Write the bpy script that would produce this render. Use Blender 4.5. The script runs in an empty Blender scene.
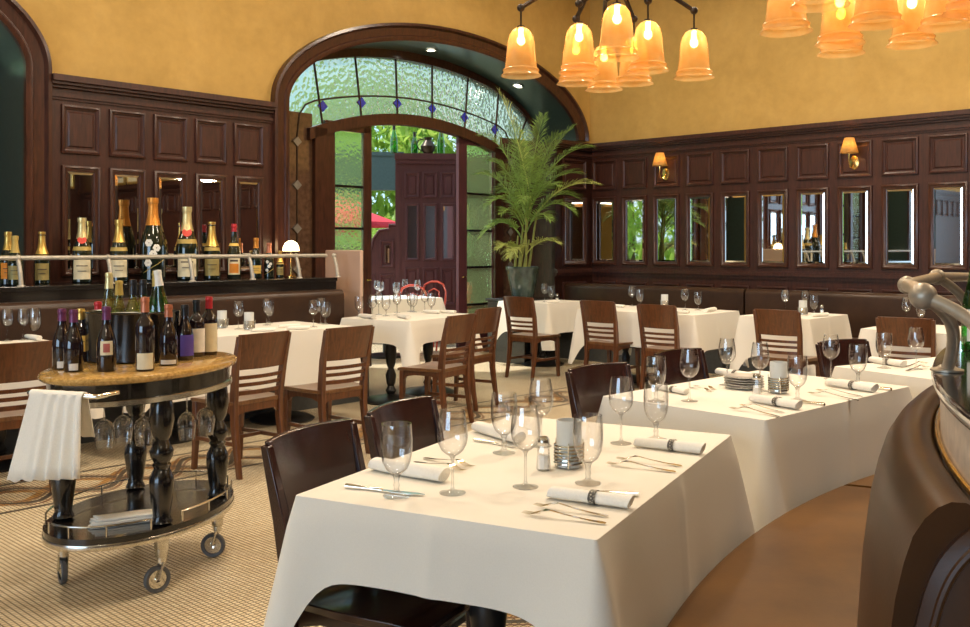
import bpy, bmesh, math, random
from math import sin, cos, pi, sqrt, radians, atan2, exp
from mathutils import Vector, Matrix

random.seed(7)
sc = bpy.context.scene
COL = sc.collection
F, HOR, CXP, CAMH = 950.0, 247.0, 485.0, 1.4

def G(px, py, z):
    """point of the photograph on the horizontal plane z -> world x, y"""
    Y = (CAMH - z) * F / (py - HOR)
    return ((px - CXP) / F * Y, Y)

# ------------------------------------------------------------ materials
class E:
    def __init__(s, nt, sock): s.nt, s.s = nt, sock
    def _m(s, op, *a):
        n = s.nt.nodes.new('ShaderNodeMath'); n.operation = op
        for i, v in enumerate((s,) + a):
            if isinstance(v, E): s.nt.links.new(v.s, n.inputs[i])
            else: n.inputs[i].default_value = v
        return E(s.nt, n.outputs[0])
    def __add__(s, o): return s._m('ADD', o)
    def __sub__(s, o): return s._m('SUBTRACT', o)
    def __mul__(s, o): return s._m('MULTIPLY', o)
    def __truediv__(s, o): return s._m('DIVIDE', o)
    def abs(s): return s._m('ABSOLUTE')
    def sin(s): return s._m('SINE')
    def sqrt(s): return s._m('SQRT')
    def lt(s, o): return s._m('LESS_THAN', o)
    def gt(s, o): return s._m('GREATER_THAN', o)
    def mx(s, o): return s._m('MAXIMUM', o)
    def mn(s, o): return s._m('MINIMUM', o)
    def fr(s): return s._m('FRACT')
    def atan2(s, o): return s._m('ARCTAN2', o)

def newmat(name):
    m = bpy.data.materials.new(name); m.use_nodes = True
    nt = m.node_tree
    b = nt.nodes['Principled BSDF']
    return m, nt, b

def coords(nt, kind='Object', scale=(1, 1, 1), rot=(0, 0, 0)):
    tc = nt.nodes.new('ShaderNodeTexCoord')
    mp = nt.nodes.new('ShaderNodeMapping')
    mp.inputs['Scale'].default_value = scale
    mp.inputs['Rotation'].default_value = rot
    nt.links.new(tc.outputs[kind], mp.inputs[0])
    return mp.outputs[0]

def noise(nt, vec, scale=5, detail=4, rough=.5, dist=0):
    n = nt.nodes.new('ShaderNodeTexNoise')
    nt.links.new(vec, n.inputs['Vector'])
    n.inputs['Scale'].default_value = scale; n.inputs['Detail'].default_value = detail
    n.inputs['Roughness'].default_value = rough; n.inputs['Distortion'].default_value = dist
    return n.outputs['Fac']

def ramp(nt, fac, stops):
    r = nt.nodes.new('ShaderNodeValToRGB')
    nt.links.new(fac, r.inputs[0])
    el = r.color_ramp.elements
    while len(el) > 1: el.remove(el[-1])
    el[0].position = stops[0][0]; el[0].color = (*stops[0][1], 1)
    for p, c in stops[1:]:
        e = el.new(p); e.color = (*c, 1)
    return r.outputs[0]

def mixc(nt, fac, a, b):
    n = nt.nodes.new('ShaderNodeMix'); n.data_type = 'RGBA'
    for i, v in ((0, fac), (6, a), (7, b)):
        if isinstance(v, E): v = v.s
        if isinstance(v, bpy.types.NodeSocket): nt.links.new(v, n.inputs[i])
        elif i == 0: n.inputs[0].default_value = v
        else: n.inputs[i].default_value = (*v, 1)
    return n.outputs[2]

def bump(nt, b, h, strength=.2, dist=.01):
    n = nt.nodes.new('ShaderNodeBump')
    n.inputs['Strength'].default_value = strength; n.inputs['Distance'].default_value = dist
    nt.links.new(h, n.inputs['Height']); nt.links.new(n.outputs[0], b.inputs['Normal'])

def plain(name, col, rough=.5, metal=0, spec=.5, coat=0, var=.12, vscale=30, bmp=0, trans=0):
    m, nt, b = newmat(name)
    v = coords(nt)
    n = noise(nt, v, vscale, 4)
    lo = tuple(max(0, c * (1 - var)) for c in col); hi = tuple(min(1, c * (1 + var)) for c in col)
    nt.links.new(ramp(nt, n, [(.3, lo), (.7, hi)]), b.inputs['Base Color'])
    b.inputs['Roughness'].default_value = rough; b.inputs['Metallic'].default_value = metal
    b.inputs['Specular IOR Level'].default_value = spec
    b.inputs['Coat Weight'].default_value = coat; b.inputs['Coat Roughness'].default_value = .08
    b.inputs['Transmission Weight'].default_value = trans
    if bmp: bump(nt, b, n, bmp, .004)
    return m

def wood(name, dark, light, rough=.35, scale=(14, 14, 1.6), coat=.25, coatr=.15):
    m, nt, b = newmat(name)
    v = coords(nt, scale=scale)
    n = noise(nt, v, 3.2, 6, .6, .8)
    nt.links.new(ramp(nt, n, [(.28, dark), (.5, tuple((a + c) / 2 for a, c in zip(dark, light))), (.72, light)]), b.inputs['Base Color'])
    b.inputs['Roughness'].default_value = rough
    b.inputs['Coat Weight'].default_value = coat; b.inputs['Coat Roughness'].default_value = coatr
    bump(nt, b, n, .08, .003)
    return m

M = {}
M['mahogany'] = wood('mahogany panelling', (.022, .0068, .0042), (.078, .024, .014), .38, coat=.12)
M['moulding'] = wood('dark mahogany moulding', (.02, .006, .0036), (.085, .028, .015), .3, coat=.15)
M['walnut'] = wood('walnut chair wood', (.062, .020, .007), (.16, .055, .018), .3)
M['espresso'] = wood('dark stained chair wood', (.016, .0045, .004), (.045, .013, .010), .22, coat=.35)
M['seatwood'] = wood('saddle seat wood', (.10, .04, .014), (.21, .095, .035), .3)
M['maroon'] = wood('maroon painted partition', (.055, .014, .019), (.095, .024, .030), .5, coat=0)
M['redwood'] = wood('red bentwood', (.35, .03, .015), (.55, .07, .03), .25)
M['reveal'] = plain('dark green gloss paint', (.035, .06, .05), .3, coat=.3)
M['black'] = plain('black lacquer', (.008, .007, .007), .22, coat=.6)
M['iron'] = plain('black iron', (.012, .011, .011), .35)
M['bronze'] = plain('dark bronze', (.045, .03, .02), .35, metal=.6)
M['railbronze'] = plain('satin bronze rail', (.42, .36, .28), .38, metal=.45)
M['railgrey'] = plain('satin grey rail', (.45, .42, .36), .4, metal=.4)
M['steel'] = plain('brushed steel', (.66, .64, .58), .22, metal=1)
M['chrome'] = plain('chrome', (.8, .78, .72), .1, metal=1, var=.03)
M['silver'] = plain('silver cutlery', (.88, .86, .80), .12, metal=1, var=.05)
M['brass'] = plain('polished brass', (.75, .5, .16), .2, metal=1)
M['linen'] = plain('white table linen', (.80, .765, .69), .85, spec=.2, var=.02, vscale=300, bmp=.05)
M['napkin'] = plain('white napkin linen', (.86, .83, .76), .85, spec=.2, var=.03, vscale=200, bmp=.08)
M['china'] = plain('white china', (.85, .83, .78), .12, coat=.5, var=.02)
M['slate'] = plain('slate grey bench plinth', (.06, .062, .06), .6)
M['counter'] = plain('polished dark stone', (.03, .026, .024), .08, coat=.4, vscale=80, var=.5)
M['beigeskin'] = plain('beige leather', (.52, .42, .33), .5)
M['pinkpanel'] = plain('pale bench end panel', (.56, .38, .29), .55, var=.03, vscale=3)
M['rubber'] = plain('grey rubber', (.10, .10, .105), .5)
M['ice'] = plain('white ice', (.85, .87, .88), .3, vscale=60, var=.1, bmp=.6)
M['soil'] = plain('potting soil', (.05, .03, .02), .9, vscale=50, var=.5, bmp=.5)
M['potglaze'] = plain('dark green glazed pot', (.05, .075, .06), .12, coat=.6, vscale=9, var=.5)
M['leaf'] = plain('palm leaf', (.20, .32, .06), .5, vscale=12, var=.35)
M['leaflight'] = plain('paler palm leaf', (.46, .52, .14), .5, vscale=12, var=.25)  # lighter, yellower green for some fronds
M['stem'] = plain('palm cane', (.25, .27, .06), .5)
M['bark'] = plain('bark', (.12, .08, .05), .9)
M['redcanvas'] = plain('red umbrella canvas', (.6, .03, .06), .8)
M['teal'] = plain('blue grey awning', (.06, .11, .12), .8)
M['patio'] = plain('patio stone', (.5, .47, .42), .8, vscale=3)
M['ceilingp'] = plain('ceiling plaster', (.72, .58, .36), .9, vscale=2)
M['vasewood'] = M['mahogany']

def leafout():
    m, nt, b = newmat('garden foliage')
    v = coords(nt)
    n = noise(nt, v, 2.5, 3)
    nt.links.new(ramp(nt, n, [(.3, (.12, .28, .04)), (.55, (.34, .52, .10)), (.75, (.62, .70, .26))]), b.inputs['Base Color'])
    b.inputs['Roughness'].default_value = .6
    t = nt.nodes.new('ShaderNodeBsdfTranslucent'); t.inputs[0].default_value = (.45, .65, .12, 1)
    mx = nt.nodes.new('ShaderNodeMixShader'); mx.inputs[0].default_value = .4
    nt.links.new(b.outputs[0], mx.inputs[1]); nt.links.new(t.outputs[0], mx.inputs[2])
    nt.links.new(mx.outputs[0], nt.nodes['Material Output'].inputs[0])
    return m
M['leafout'] = leafout()

def plaster():
    m, nt, b = newmat('ochre plaster')
    v = coords(nt)
    n = noise(nt, v, 1.3, 7, .65, .4); n2 = noise(nt, v, 9, 5, .6)
    c1 = ramp(nt, n, [(.25, (.45, .275, .065)), (.5, (.54, .335, .088)), (.75, (.60, .385, .115))])
    c2 = ramp(nt, n2, [(.35, (.86, .86, .86)), (.65, (1, 1, 1))])
    mu = nt.nodes.new('ShaderNodeMix'); mu.data_type = 'RGBA'; mu.blend_type = 'MULTIPLY'; mu.inputs[0].default_value = .6
    nt.links.new(c1, mu.inputs[6]); nt.links.new(c2, mu.inputs[7])
    nt.links.new(mu.outputs[2], b.inputs['Base Color'])
    b.inputs['Roughness'].default_value = .75
    bump(nt, b, n2, .12, .01)
    return m
M['ochre'] = plaster()

def leather(name, dark, light, rough=.33, vs=4, coat=.06, spec=.35):
    m, nt, b = newmat(name)
    v = coords(nt)
    n = noise(nt, v, vs, 5, .6)
    nt.links.new(ramp(nt, n, [(.3, dark), (.7, light)]), b.inputs['Base Color'])
    b.inputs['Roughness'].default_value = rough
    b.inputs['Coat Weight'].default_value = coat; b.inputs['Coat Roughness'].default_value = .25; b.inputs['Specular IOR Level'].default_value = spec
    n2 = noise(nt, v, 160, 3); bump(nt, b, n2, .12, .002)
    return m
M['leather'] = leather('dark brown leather', (.030, .012, .005), (.058, .024, .009), .34, 4, 0, .24)
M['seatleather'] = leather('tan brown leather', (.098, .042, .008), (.165, .075, .016), .42, 3, 0, .25)
M['bancleather'] = leather('brown banquette leather', (.032, .016, .010), (.058, .029, .016), .36)

def mirror():
    m, nt, b = newmat('mirror glass')
    b.inputs['Base Color'].default_value = (.78, .8, .78, 1); b.inputs['Metallic'].default_value = 1
    v = coords(nt); n = noise(nt, v, 6, 2)
    nt.links.new(ramp(nt, n, [(.4, (.012,) * 3), (.7, (.03,) * 3)]), b.inputs['Roughness'])
    return m
M['mirror'] = mirror()

def clear(name, tint=(1, 1, 1), w=.05, edge=.55, rough=.0):
    """thin clear glass: straight-through, darker and shinier towards its outline"""
    m, nt, b = newmat(name)
    lw = nt.nodes.new('ShaderNodeLayerWeight'); lw.inputs[0].default_value = .5
    fc = E(nt, lw.outputs['Facing'])
    f3 = fc * fc * fc
    t = nt.nodes.new('ShaderNodeBsdfTransparent')
    nt.links.new(mixc(nt, f3, tint, tuple(c * edge for c in tint)), t.inputs[0])
    g = nt.nodes.new('ShaderNodeBsdfGlossy'); g.inputs[0].default_value = (1, 1, 1, 1); g.inputs['Roughness'].default_value = .02
    k = f3 * .6 + w
    mx = nt.nodes.new('ShaderNodeMixShader')
    nt.links.new(k.s, mx.inputs[0]); nt.links.new(t.outputs[0], mx.inputs[1]); nt.links.new(g.outputs[0], mx.inputs[2])
    nt.links.new(mx.outputs[0], nt.nodes['Material Output'].inputs[0])
    return m
M['glass'] = clear('clear table glass', (.985, .987, .99), .07, .34)
def solidglass():
    m, nt, b = newmat('solid clear glass')
    b.inputs['Transmission Weight'].default_value = 1; b.inputs['Roughness'].default_value = 0; b.inputs['IOR'].default_value = 1.45
    t = nt.nodes.new('ShaderNodeBsdfTransparent'); t.inputs[0].default_value = (.96, .97, .97, 1)
    mx = nt.nodes.new('ShaderNodeMixShader'); mx.inputs[0].default_value = .38
    nt.links.new(t.outputs[0], mx.inputs[1]); nt.links.new(b.outputs[0], mx.inputs[2])
    nt.links.new(mx.outputs[0], nt.nodes['Material Output'].inputs[0])
    return m
M['glass_solid'] = solidglass()
M['frost'] = plain('frosted votive glass', (.82, .84, .82), .5, trans=.25, var=.03)
M['greenbottle'] = clear('green bottle glass', (.16, .55, .18), .08)
M['palebottle'] = clear('pale bottle glass', (.78, .80, .42), .08)
M['darkbottle'] = plain('dark bottle glass', (.008, .014, .008), .06, coat=.8)
M['redbottle'] = plain('red wine bottle glass', (.014, .007, .009), .05, coat=.8)
for nm, c, r, me in (('foilgold', (.78, .52, .14), .3, .8), ('foilpale', (.80, .68, .34), .35, .7), ('foilred', (.5, .03, .04), .35, .2),
                     ('foilpurple', (.16, .04, .12), .35, .3), ('foilrose', (.62, .22, .12), .35, .5), ('foilblack', (.02, .02, .025), .3, .2),
                     ('foilorange', (.75, .30, .05), .35, .6), ('foilwhite', (.85, .85, .82), .4, 0), ('labelcream', (.80, .72, .50), .6, 0),
                     ('labelgold', (.42, .34, .13), .5, .3), ('labelorange', (.85, .30, .03), .6, 0), ('labelwhite', (.82, .80, .74), .6, 0),
                     ('labelpurple', (.10, .06, .35), .6, 0), ('labelyellow', (.85, .55, .12), .6, 0), ('sealred', (.65, .05, .03), .5, 0),
                     ('printred', (.45, .12, .10), .6, 0), ('printdark', (.08, .06, .05), .6, 0), ('petal', (.88, .86, .8), .5, 0),
                     ('umbergold', (.5, .36, .1), .5, .2)):
    M[nm] = plain(nm, c, r, me, var=.06)

def window_glass(name, tint, trans=(.8, .9, .8), wob=.35, scale=38, tl=.3):
    m, nt, b = newmat(name)
    b.inputs['Base Color'].default_value = (*tint, 1); b.inputs['Transmission Weight'].default_value = 1
    b.inputs['Roughness'].default_value = .12; b.inputs['IOR'].default_value = 1.3
    v = coords(nt)
    n = nt.nodes.new('ShaderNodeTexVoronoi'); n.inputs['Scale'].default_value = scale
    nt.links.new(v, n.inputs['Vector'])
    n.feature = 'SMOOTH_F1'
    bump(nt, b, n.outputs['Distance'], wob, .02)
    t = nt.nodes.new('ShaderNodeBsdfTranslucent'); t.inputs[0].default_value = (*trans, 1)
    mx = nt.nodes.new('ShaderNodeMixShader'); mx.inputs[0].default_value = tl
    nt.links.new(b.outputs[0], mx.inputs[1]); nt.links.new(t.outputs[0], mx.inputs[2])
    nt.links.new(mx.outputs[0], nt.nodes['Material Output'].inputs[0])
    return m
M['fanglass'] = window_glass('seedy pale green glass', (.33, .46, .36), (.32, .44, .33), .5, 24, .3)
M['doorglass'] = window_glass('hammered green glass', (.80, .95, .60), (.5, .72, .35), .55, 30, .08)
M['fanglass'].node_tree.nodes['Principled BSDF'].inputs['Coat Weight'].default_value = .6
M['paleglass'] = plain('pale grey leaded glass', (.22, .2, .17), .1, coat=.5)
M['sideglass'] = plain('smoked leaded glass', (.11, .06, .035), .07, coat=.8, var=.3, vscale=20)
M['blueglass'] = plain('cobalt glass', (.03, .05, .55), .1, coat=.5)
M['lead'] = plain('dark lead came', (.06, .035, .02), .4, metal=.4)

def amber():
    m, nt, b = newmat('amber art glass')
    v = coords(nt); n = noise(nt, v, 14, 5, .6)
    col = ramp(nt, n, [(.3, (1, .60, .22)), (.7, (1, .76, .38))])
    t = nt.nodes.new('ShaderNodeBsdfTranslucent'); nt.links.new(col, t.inputs[0])
    tr = nt.nodes.new('ShaderNodeBsdfTransparent'); nt.links.new(ramp(nt, n, [(.3, (.95, .62, .28)), (.7, (1, .80, .48))]), tr.inputs[0])
    nt.links.new(col, b.inputs['Base Color']); b.inputs['Roughness'].default_value = .12
    b.inputs['Coat Weight'].default_value = .5
    m1 = nt.nodes.new('ShaderNodeMixShader'); m1.inputs[0].default_value = .26
    nt.links.new(tr.outputs[0], m1.inputs[1]); nt.links.new(t.outputs[0], m1.inputs[2])
    lw = nt.nodes.new('ShaderNodeLayerWeight'); lw.inputs[0].default_value = .3
    k = E(nt, lw.outputs['Facing']) * .5 + .12
    m2 = nt.nodes.new('ShaderNodeMixShader'); nt.links.new(k.s, m2.inputs[0])
    nt.links.new(m1.outputs[0], m2.inputs[1]); nt.links.new(b.outputs[0], m2.inputs[2])
    nt.links.new(m2.outputs[0], nt.nodes['Material Output'].inputs[0])
    return m
M['amber'] = amber()

def shade():
    m, nt, b = newmat('yellow silk lampshade')
    v = coords(nt); n = noise(nt, v, 40, 3)
    col = ramp(nt, n, [(.3, (.95, .62, .2)), (.7, (1, .75, .32))])
    nt.links.new(col, b.inputs['Base Color']); b.inputs['Roughness'].default_value = .8
    t = nt.nodes.new('ShaderNodeBsdfTranslucent'); nt.links.new(col, t.inputs[0])
    mx = nt.nodes.new('ShaderNodeMixShader'); mx.inputs[0].default_value = .65
    nt.links.new(b.outputs[0], mx.inputs[1]); nt.links.new(t.outputs[0], mx.inputs[2])
    nt.links.new(mx.outputs[0], nt.nodes['Material Output'].inputs[0])
    return m
M['shade'] = shade()

def emit(name, col, s):
    m, nt, b = newmat(name)
    b.inputs['Base Color'].default_value = (*col, 1)
    b.inputs['Emission Color'].default_value = (*col, 1); b.inputs['Emission Strength'].default_value = s
    return m
M['bulb'] = emit('lit bulb', (1, .72, .40), 26)
M['lampglow'] = emit('lit opal lamp glass', (1, .72, .38), 9)
M['downlight'] = emit('lit downlight', (1, .93, .75), 14)
M['picpaper'] = plain('picture print', (.3, .27, .2), .6, vscale=14, var=.9)

def band_mat():
    m, nt, b = newmat('patterned napkin band')
    v = coords(nt, scale=(1, 1, 1))
    ck = nt.nodes.new('ShaderNodeTexVoronoi'); ck.inputs['Scale'].default_value = 190
    nt.links.new(v, ck.inputs['Vector'])
    nt.links.new(ramp(nt, ck.outputs['Distance'], [(.35, (.55, .5, .4)), (.5, (.05, .045, .04))]), b.inputs['Base Color'])
    b.inputs['Roughness'].default_value = .6
    return m
M['band'] = band_mat()

def stonetop():
    m, nt, b = newmat('golden trolley top')
    v = coords(nt); n = noise(nt, v, 60, 5, .7); n2 = noise(nt, v, 6, 3)
    c = ramp(nt, n, [(.3, (.30, .16, .04)), (.55, (.55, .33, .10)), (.75, (.72, .48, .18))])
    nt.links.new(c, b.inputs['Base Color']); b.inputs['Roughness'].default_value = .14
    b.inputs['Coat Weight'].default_value = .5
    return m
M['goldtop'] = stonetop()

# wall frame angles
AW = radians(46.8)
P0 = Vector((-3.343, 7.9, 0))
U = Vector((cos(AW), sin(AW), 0)); N = Vector((sin(AW), -cos(AW), 0))
TC = 6.98
C0 = P0 + U * TC
CC = Vector((4.63, .58, 0))           # centre of the curved booth

def floor_mat():
    m, nt, b = newmat('mosaic tile floor')
    tc = nt.nodes.new('ShaderNodeTexCoord')
    sp = nt.nodes.new('ShaderNodeSeparateXYZ'); nt.links.new(tc.outputs['Object'], sp.inputs[0])
    X, Y = E(nt, sp.outputs[0]), E(nt, sp.outputs[1])     # object is laid in the wall frame: x = t, y = -d
    P = .022
    gx = (X / P).fr(); gy = (Y / P).fr()
    grout = gx.lt(.2).mx(gy.lt(.2))
    # tile-to-tile colour change
    wn = nt.nodes.new('ShaderNodeTexWhiteNoise'); wn.noise_dimensions = '2D'
    cx = nt.nodes.new('ShaderNodeCombineXYZ')
    fx = (X / P)._m('FLOOR'); fy = (Y / P)._m('FLOOR')
    nt.links.new(fx.s, cx.inputs[0]); nt.links.new(fy.s, cx.inputs[1]); nt.links.new(cx.outputs[0], wn.inputs['Vector'])
    tile = ramp(nt, wn.outputs['Value'], [(0, (.68, .55, .34)), (.5, (.75, .62, .41)), (1, (.82, .71, .50))])
    # borders
    def border(s, v, hw):
        """s along, v across (metres), hw half width"""
        a = hw * .58
        ph = s * (2 * pi / .78)
        w1 = (v - ph.sin() * a).abs(); w2 = (v + ph.sin() * a).abs()
        w3 = (v - (ph + .55).sin() * a * .75 if False else v - (ph + .6).sin() * (a * .8)).abs()
        w4 = (v + (ph + .6).sin() * (a * .8)).abs()
        inb = v.abs().lt(hw)
        black = w1.lt(.027).mx(w2.lt(.027)).mx((v.abs() - hw * .93).abs().lt(.018))
        oran = w3.lt(.032).mx(w4.lt(.032))
        brown = (w1 - .055).abs().lt(.014).mx((w2 - .055).abs().lt(.014))
        return inb, black, oran, brown
    i1, k1, o1, b1 = border(X, Y + 2.27, .33)
    dx = X - (CCL[0]); dy = Y - (CCL[1])
    R = (dx * dx + dy * dy).sqrt()
    ang = dy.atan2(dx)
    i2, k2, o2, b2 = border(ang * 5.55, R - 5.52, .33)
    c = mixc(nt, (i1 * o1).mx(i2 * o2), tile, (.48, .24, .05))
    c = mixc(nt, (i1 * b1).mx(i2 * b2), c, (.20, .08, .03))
    c = mixc(nt, (i1 * k1).mx(i2 * k2), c, (.035, .028, .025))
    c = mixc(nt, grout, c, (.12, .085, .05))
    nt.links.new(c, b.inputs['Base Color'])
    rr = mixc(nt, grout, (.28,) * 3, (.75,) * 3)
    nt.links.new(rr, b.inputs['Roughness'])
    bump(nt, b, (grout * -1 + 1).s, .25, .002)
    return m
rel = CC - P0
CCL = (rel.dot(U), -rel.dot(N))
M['floor'] = floor_mat()

# ------------------------------------------------------------ mesh builder
class MB:
    def __init__(s): s.bm = bmesh.new()
    def v(s, co): return s.bm.verts.new(co)
    def face(s, vs):
        try: return s.bm.faces.new(vs)
        except ValueError: return None
    def box(s, x0, x1, y0, y1, z0, z1, T=None):
        vs = [Vector((x, y, z)) for x in (x0, x1) for y in (y0, y1) for z in (z0, z1)]
        if T: vs = [T @ p for p in vs]
        b = [s.v(p) for p in vs]
        for f in ((0, 1, 3, 2), (4, 6, 7, 5), (0, 4, 5, 1), (2, 3, 7, 6), (0, 2, 6, 4), (1, 5, 7, 3)):
            s.face([b[i] for i in f])
        return s
    def loops(s, rings, closed=True, cap0=True, cap1=True, wrap=False):
        """rings: list of lists of coordinates"""
        R = [[s.v(p) for p in r] for r in rings]
        n = len(R[0])
        pairs = list(zip(R, R[1:])) + ([(R[-1], R[0])] if wrap else [])
        for a, b in pairs:
            for i in range(n if closed else n - 1):
                j = (i + 1) % n
                s.face([a[i], a[j], b[j], b[i]])
        if closed and not wrap:
            if cap0 and n > 2: s.face(R[0][::-1])
            if cap1 and n > 2: s.face(R[-1])
        return s
    def lathe(s, prof, seg=24, c=(0, 0, 0), cap0=False, cap1=False, sx=1, sy=1, T=None):
        rings = []
        for r, z in prof:
            r = max(r, .0004)
            ring = [Vector((c[0] + r * sx * cos(2 * pi * i / seg), c[1] + r * sy * sin(2 * pi * i / seg), c[2] + z)) for i in range(seg)]
            if T: ring = [T @ p for p in ring]
            rings.append(ring)
        return s.loops(rings, True, cap0, cap1)
    def tube(s, pts, r, seg=8, cap=True, closed=False):
        pts = [Vector(p) for p in pts]
        n = len(pts); rs = r if isinstance(r, (list, tuple)) else [r] * n
        rings = []; up = None
        for i in range(n):
            if closed: t = (pts[(i + 1) % n] - pts[i - 1])
            else: t = pts[min(i + 1, n - 1)] - pts[max(i - 1, 0)]
            t.normalize()
            if up is None:
                up = Vector((0, 0, 1)) if abs(t.z) < .9 else Vector((1, 0, 0))
            a = (up - t * up.dot(t)).normalized(); b = t.cross(a); up = a
            rings.append([pts[i] + (a * cos(2 * pi * k / seg) + b * sin(2 * pi * k / seg)) * rs[i] for k in range(seg)])
        return s.loops(rings, True, cap, cap, wrap=closed)
    def bar(s, pts, sizes):
        """rectangular bar through pts, sizes (wx, wy) per point, rings horizontal"""
        rings = []
        for (x, y, z), (w, d) in zip(pts, sizes):
            rings.append([Vector((x - w / 2, y - d / 2, z)), Vector((x + w / 2, y - d / 2, z)), Vector((x + w / 2, y + d / 2, z)), Vector((x - w / 2, y + d / 2, z))])
        return s.loops(rings)
    def prism(s, poly, y0, y1, T=None):
        """polygon in (x, z) extruded in y"""
        a = [Vector((x, y0, z)) for x, z in poly]; b = [Vector((x, y1, z)) for x, z in poly]
        if T: a = [T @ p for p in a]; b = [T @ p for p in b]
        return s.loops([a, b])
    def hprism(s, poly, z0, z1):
        return s.loops([[Vector((x, y, z0)) for x, y in poly], [Vector((x, y, z1)) for x, y in poly]])
    def sphere(s, c, r, seg=16, rings=10, sz=1):
        prof = [(r * sin(pi * i / rings), -r * sz * cos(pi * i / rings)) for i in range(rings + 1)]
        return s.lathe(prof, seg, c)
    def grid(s, P, closed_u=False):
        V = [[s.v(p) for p in row] for row in P]
        for a, b in zip(V, V[1:]):
            n = len(a)
            for i in range(n if closed_u else n - 1):
                s.face([a[i], a[(i + 1) % n], b[(i + 1) % n], b[i]])
        return s
    def mesh(s, name, sharp=38):
        bm = s.bm
        bmesh.ops.recalc_face_normals(bm, faces=bm.faces)
        for f in bm.faces: f.smooth = True
        lim = radians(sharp)
        for e in bm.edges:
            if len(e.link_faces) == 2:
                if e.calc_face_angle(0) > lim: e.smooth = False
        me = bpy.data.meshes.new(name); bm.to_mesh(me); bm.free()
        return me
    def build(s, name, mat, parent=None, loc=(0, 0, 0), rz=0, bevel=0, solid=0, subsurf=0, sharp=38):
        me = s.mesh(name, sharp)
        me.materials.append(M[mat] if isinstance(mat, str) else mat)
        o = bpy.data.objects.new(name, me); COL.objects.link(o)
        o.location = loc; o.rotation_euler = (0, 0, rz)
        if parent: o.parent = parent
        if solid:
            q = o.modifiers.new('solid', 'SOLIDIFY'); q.thickness = solid; q.offset = 0
        if bevel:
            q = o.modifiers.new('bevel', 'BEVEL'); q.width = bevel; q.segments = 2; q.limit_method = 'ANGLE'
        if subsurf:
            q = o.modifiers.new('sub', 'SUBSURF'); q.levels = subsurf; q.render_levels = subsurf
        return o

def empty(name, loc=(0, 0, 0), rz=0):
    o = bpy.data.objects.new(name, None); COL.objects.link(o)
    o.location = loc; o.rotation_euler = (0, 0, rz); o.empty_display_size = .1
    return o

def tag(o, label, cat, group=None):
    o['label'] = label; o['category'] = cat
    if group: o['group'] = group
    return o

def struct(o):
    o['kind'] = 'structure'; return o

def dup(root, loc=None, rz=None):
    r = root.copy(); COL.objects.link(r)
    if loc is not None: r.location = loc
    if rz is not None: r.rotation_euler = (0, 0, rz)
    for ch in list(root.children):
        c = ch.copy(); COL.objects.link(c); c.parent = r
        for g in list(ch.children):
            d = g.copy(); COL.objects.link(d); d.parent = c
    return r

class Proto:
    """first call places the thing itself, later calls copy it with its parts"""
    def __init__(s, root): s.root, s.used = root, False
    def put(s, loc, rz=0):
        if not s.used:
            s.used = True; o = s.root; o.location = loc; o.rotation_euler = (0, 0, rz); return o
        return dup(s.root, loc, rz)

PEND = []
def later(o, kind, place, cat, group):
    o['category'] = cat; o['group'] = group
    PEND.append((o, kind, place))
ORD = ['first', 'second', 'third', 'fourth', 'fifth', 'sixth', 'seventh', 'eighth', 'ninth', 'tenth', 'eleventh', 'twelfth', 'thirteenth', 'fourteenth']

def LW(t, d, z=0):    # left wall frame -> world
    p = P0 + U * t + N * d; return Vector((p.x, p.y, z))
def RW(k, d, z=0):    # right wall: k from the corner towards the camera side, d into the room
    p = C0 + N * k - U * d; return Vector((p.x, p.y, z))
LOC_L, RZ_L = (P0.x, P0.y, 0), AW
LOC_R, RZ_R = (C0.x, C0.y, 0), AW - pi / 2

# ------------------------------------------------------------ room shell
HC = 5.2
AC1, AC2, AA, AB, AZ = -2.80, 4.35, 2.515, 1.09, 2.83
TRW = .19
def ell(c, a, b, n=40, z0=AZ, th0=pi, th1=0):
    return [(c + a * cos(th0 + (th1 - th0) * i / n), z0 + b * sin(th0 + (th1 - th0) * i / n)) for i in range(n + 1)]

fl = MB(); fl.box(-14, 12, -16, 4, -.08, 0); fo = struct(fl.build('floor', 'floor', None, LOC_L, RZ_L))

# left wall of plaster above the panelling, holes for the arches
w = MB()
def wall_seg(x0, x1, z0=0): w.box(x0, x1, 0, .2, z0, HC)
wall_seg(-14, AC1 - 7.15 + AA - .1)
for c in (AC1, AC2):
    pts = ell(c, AA - .1, AB - .1, 48)
    for (xa, za), (xb, zb) in zip(pts, pts[1:]):
        w.loops([[Vector((xa, 0, za)), Vector((xa, 0, HC)), Vector((xa, .2, HC)), Vector((xa, .2, za))],
                 [Vector((xb, 0, zb)), Vector((xb, 0, HC)), Vector((xb, .2, HC)), Vector((xb, .2, zb))]])
w.box(AC1 - 7.15 + AA - .1, AC1 - AA + .1, 0, .2, 0, HC)
w.box(AC1 + AA - .1, AC2 - AA + .1, 0, .2, 0, HC)
w.box(AC2 + AA - .1, TC + .2, 0, .2, 0, HC)
struct(w.build('wall_left', 'ochre', None, LOC_L, RZ_L, sharp=30))
w = MB(); w.box(-.2, 16, 0, .2, 0, HC); struct(w.build('wall_right', 'ochre', None, LOC_R, RZ_R))
w = MB(); w.box(-14, TC, -16.2, -16, 0, HC); struct(w.build('wall_rear', 'ochre', None, LOC_L, RZ_L))
w = MB()
for y0_, y1_, z0_, z1_ in ((-16.2, -11.5, 0, HC), (-3.2, .2, 0, HC), (-11.5, -3.2, 0, .5), (-11.5, -3.2, 4.5, HC), (-7.45, -7.25, .5, 4.5)): w.box(-14.2, -14, y0_, y1_, z0_, z1_)
struct(w.build('wall_left_end', 'ochre', None, LOC_L, RZ_L))
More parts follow.
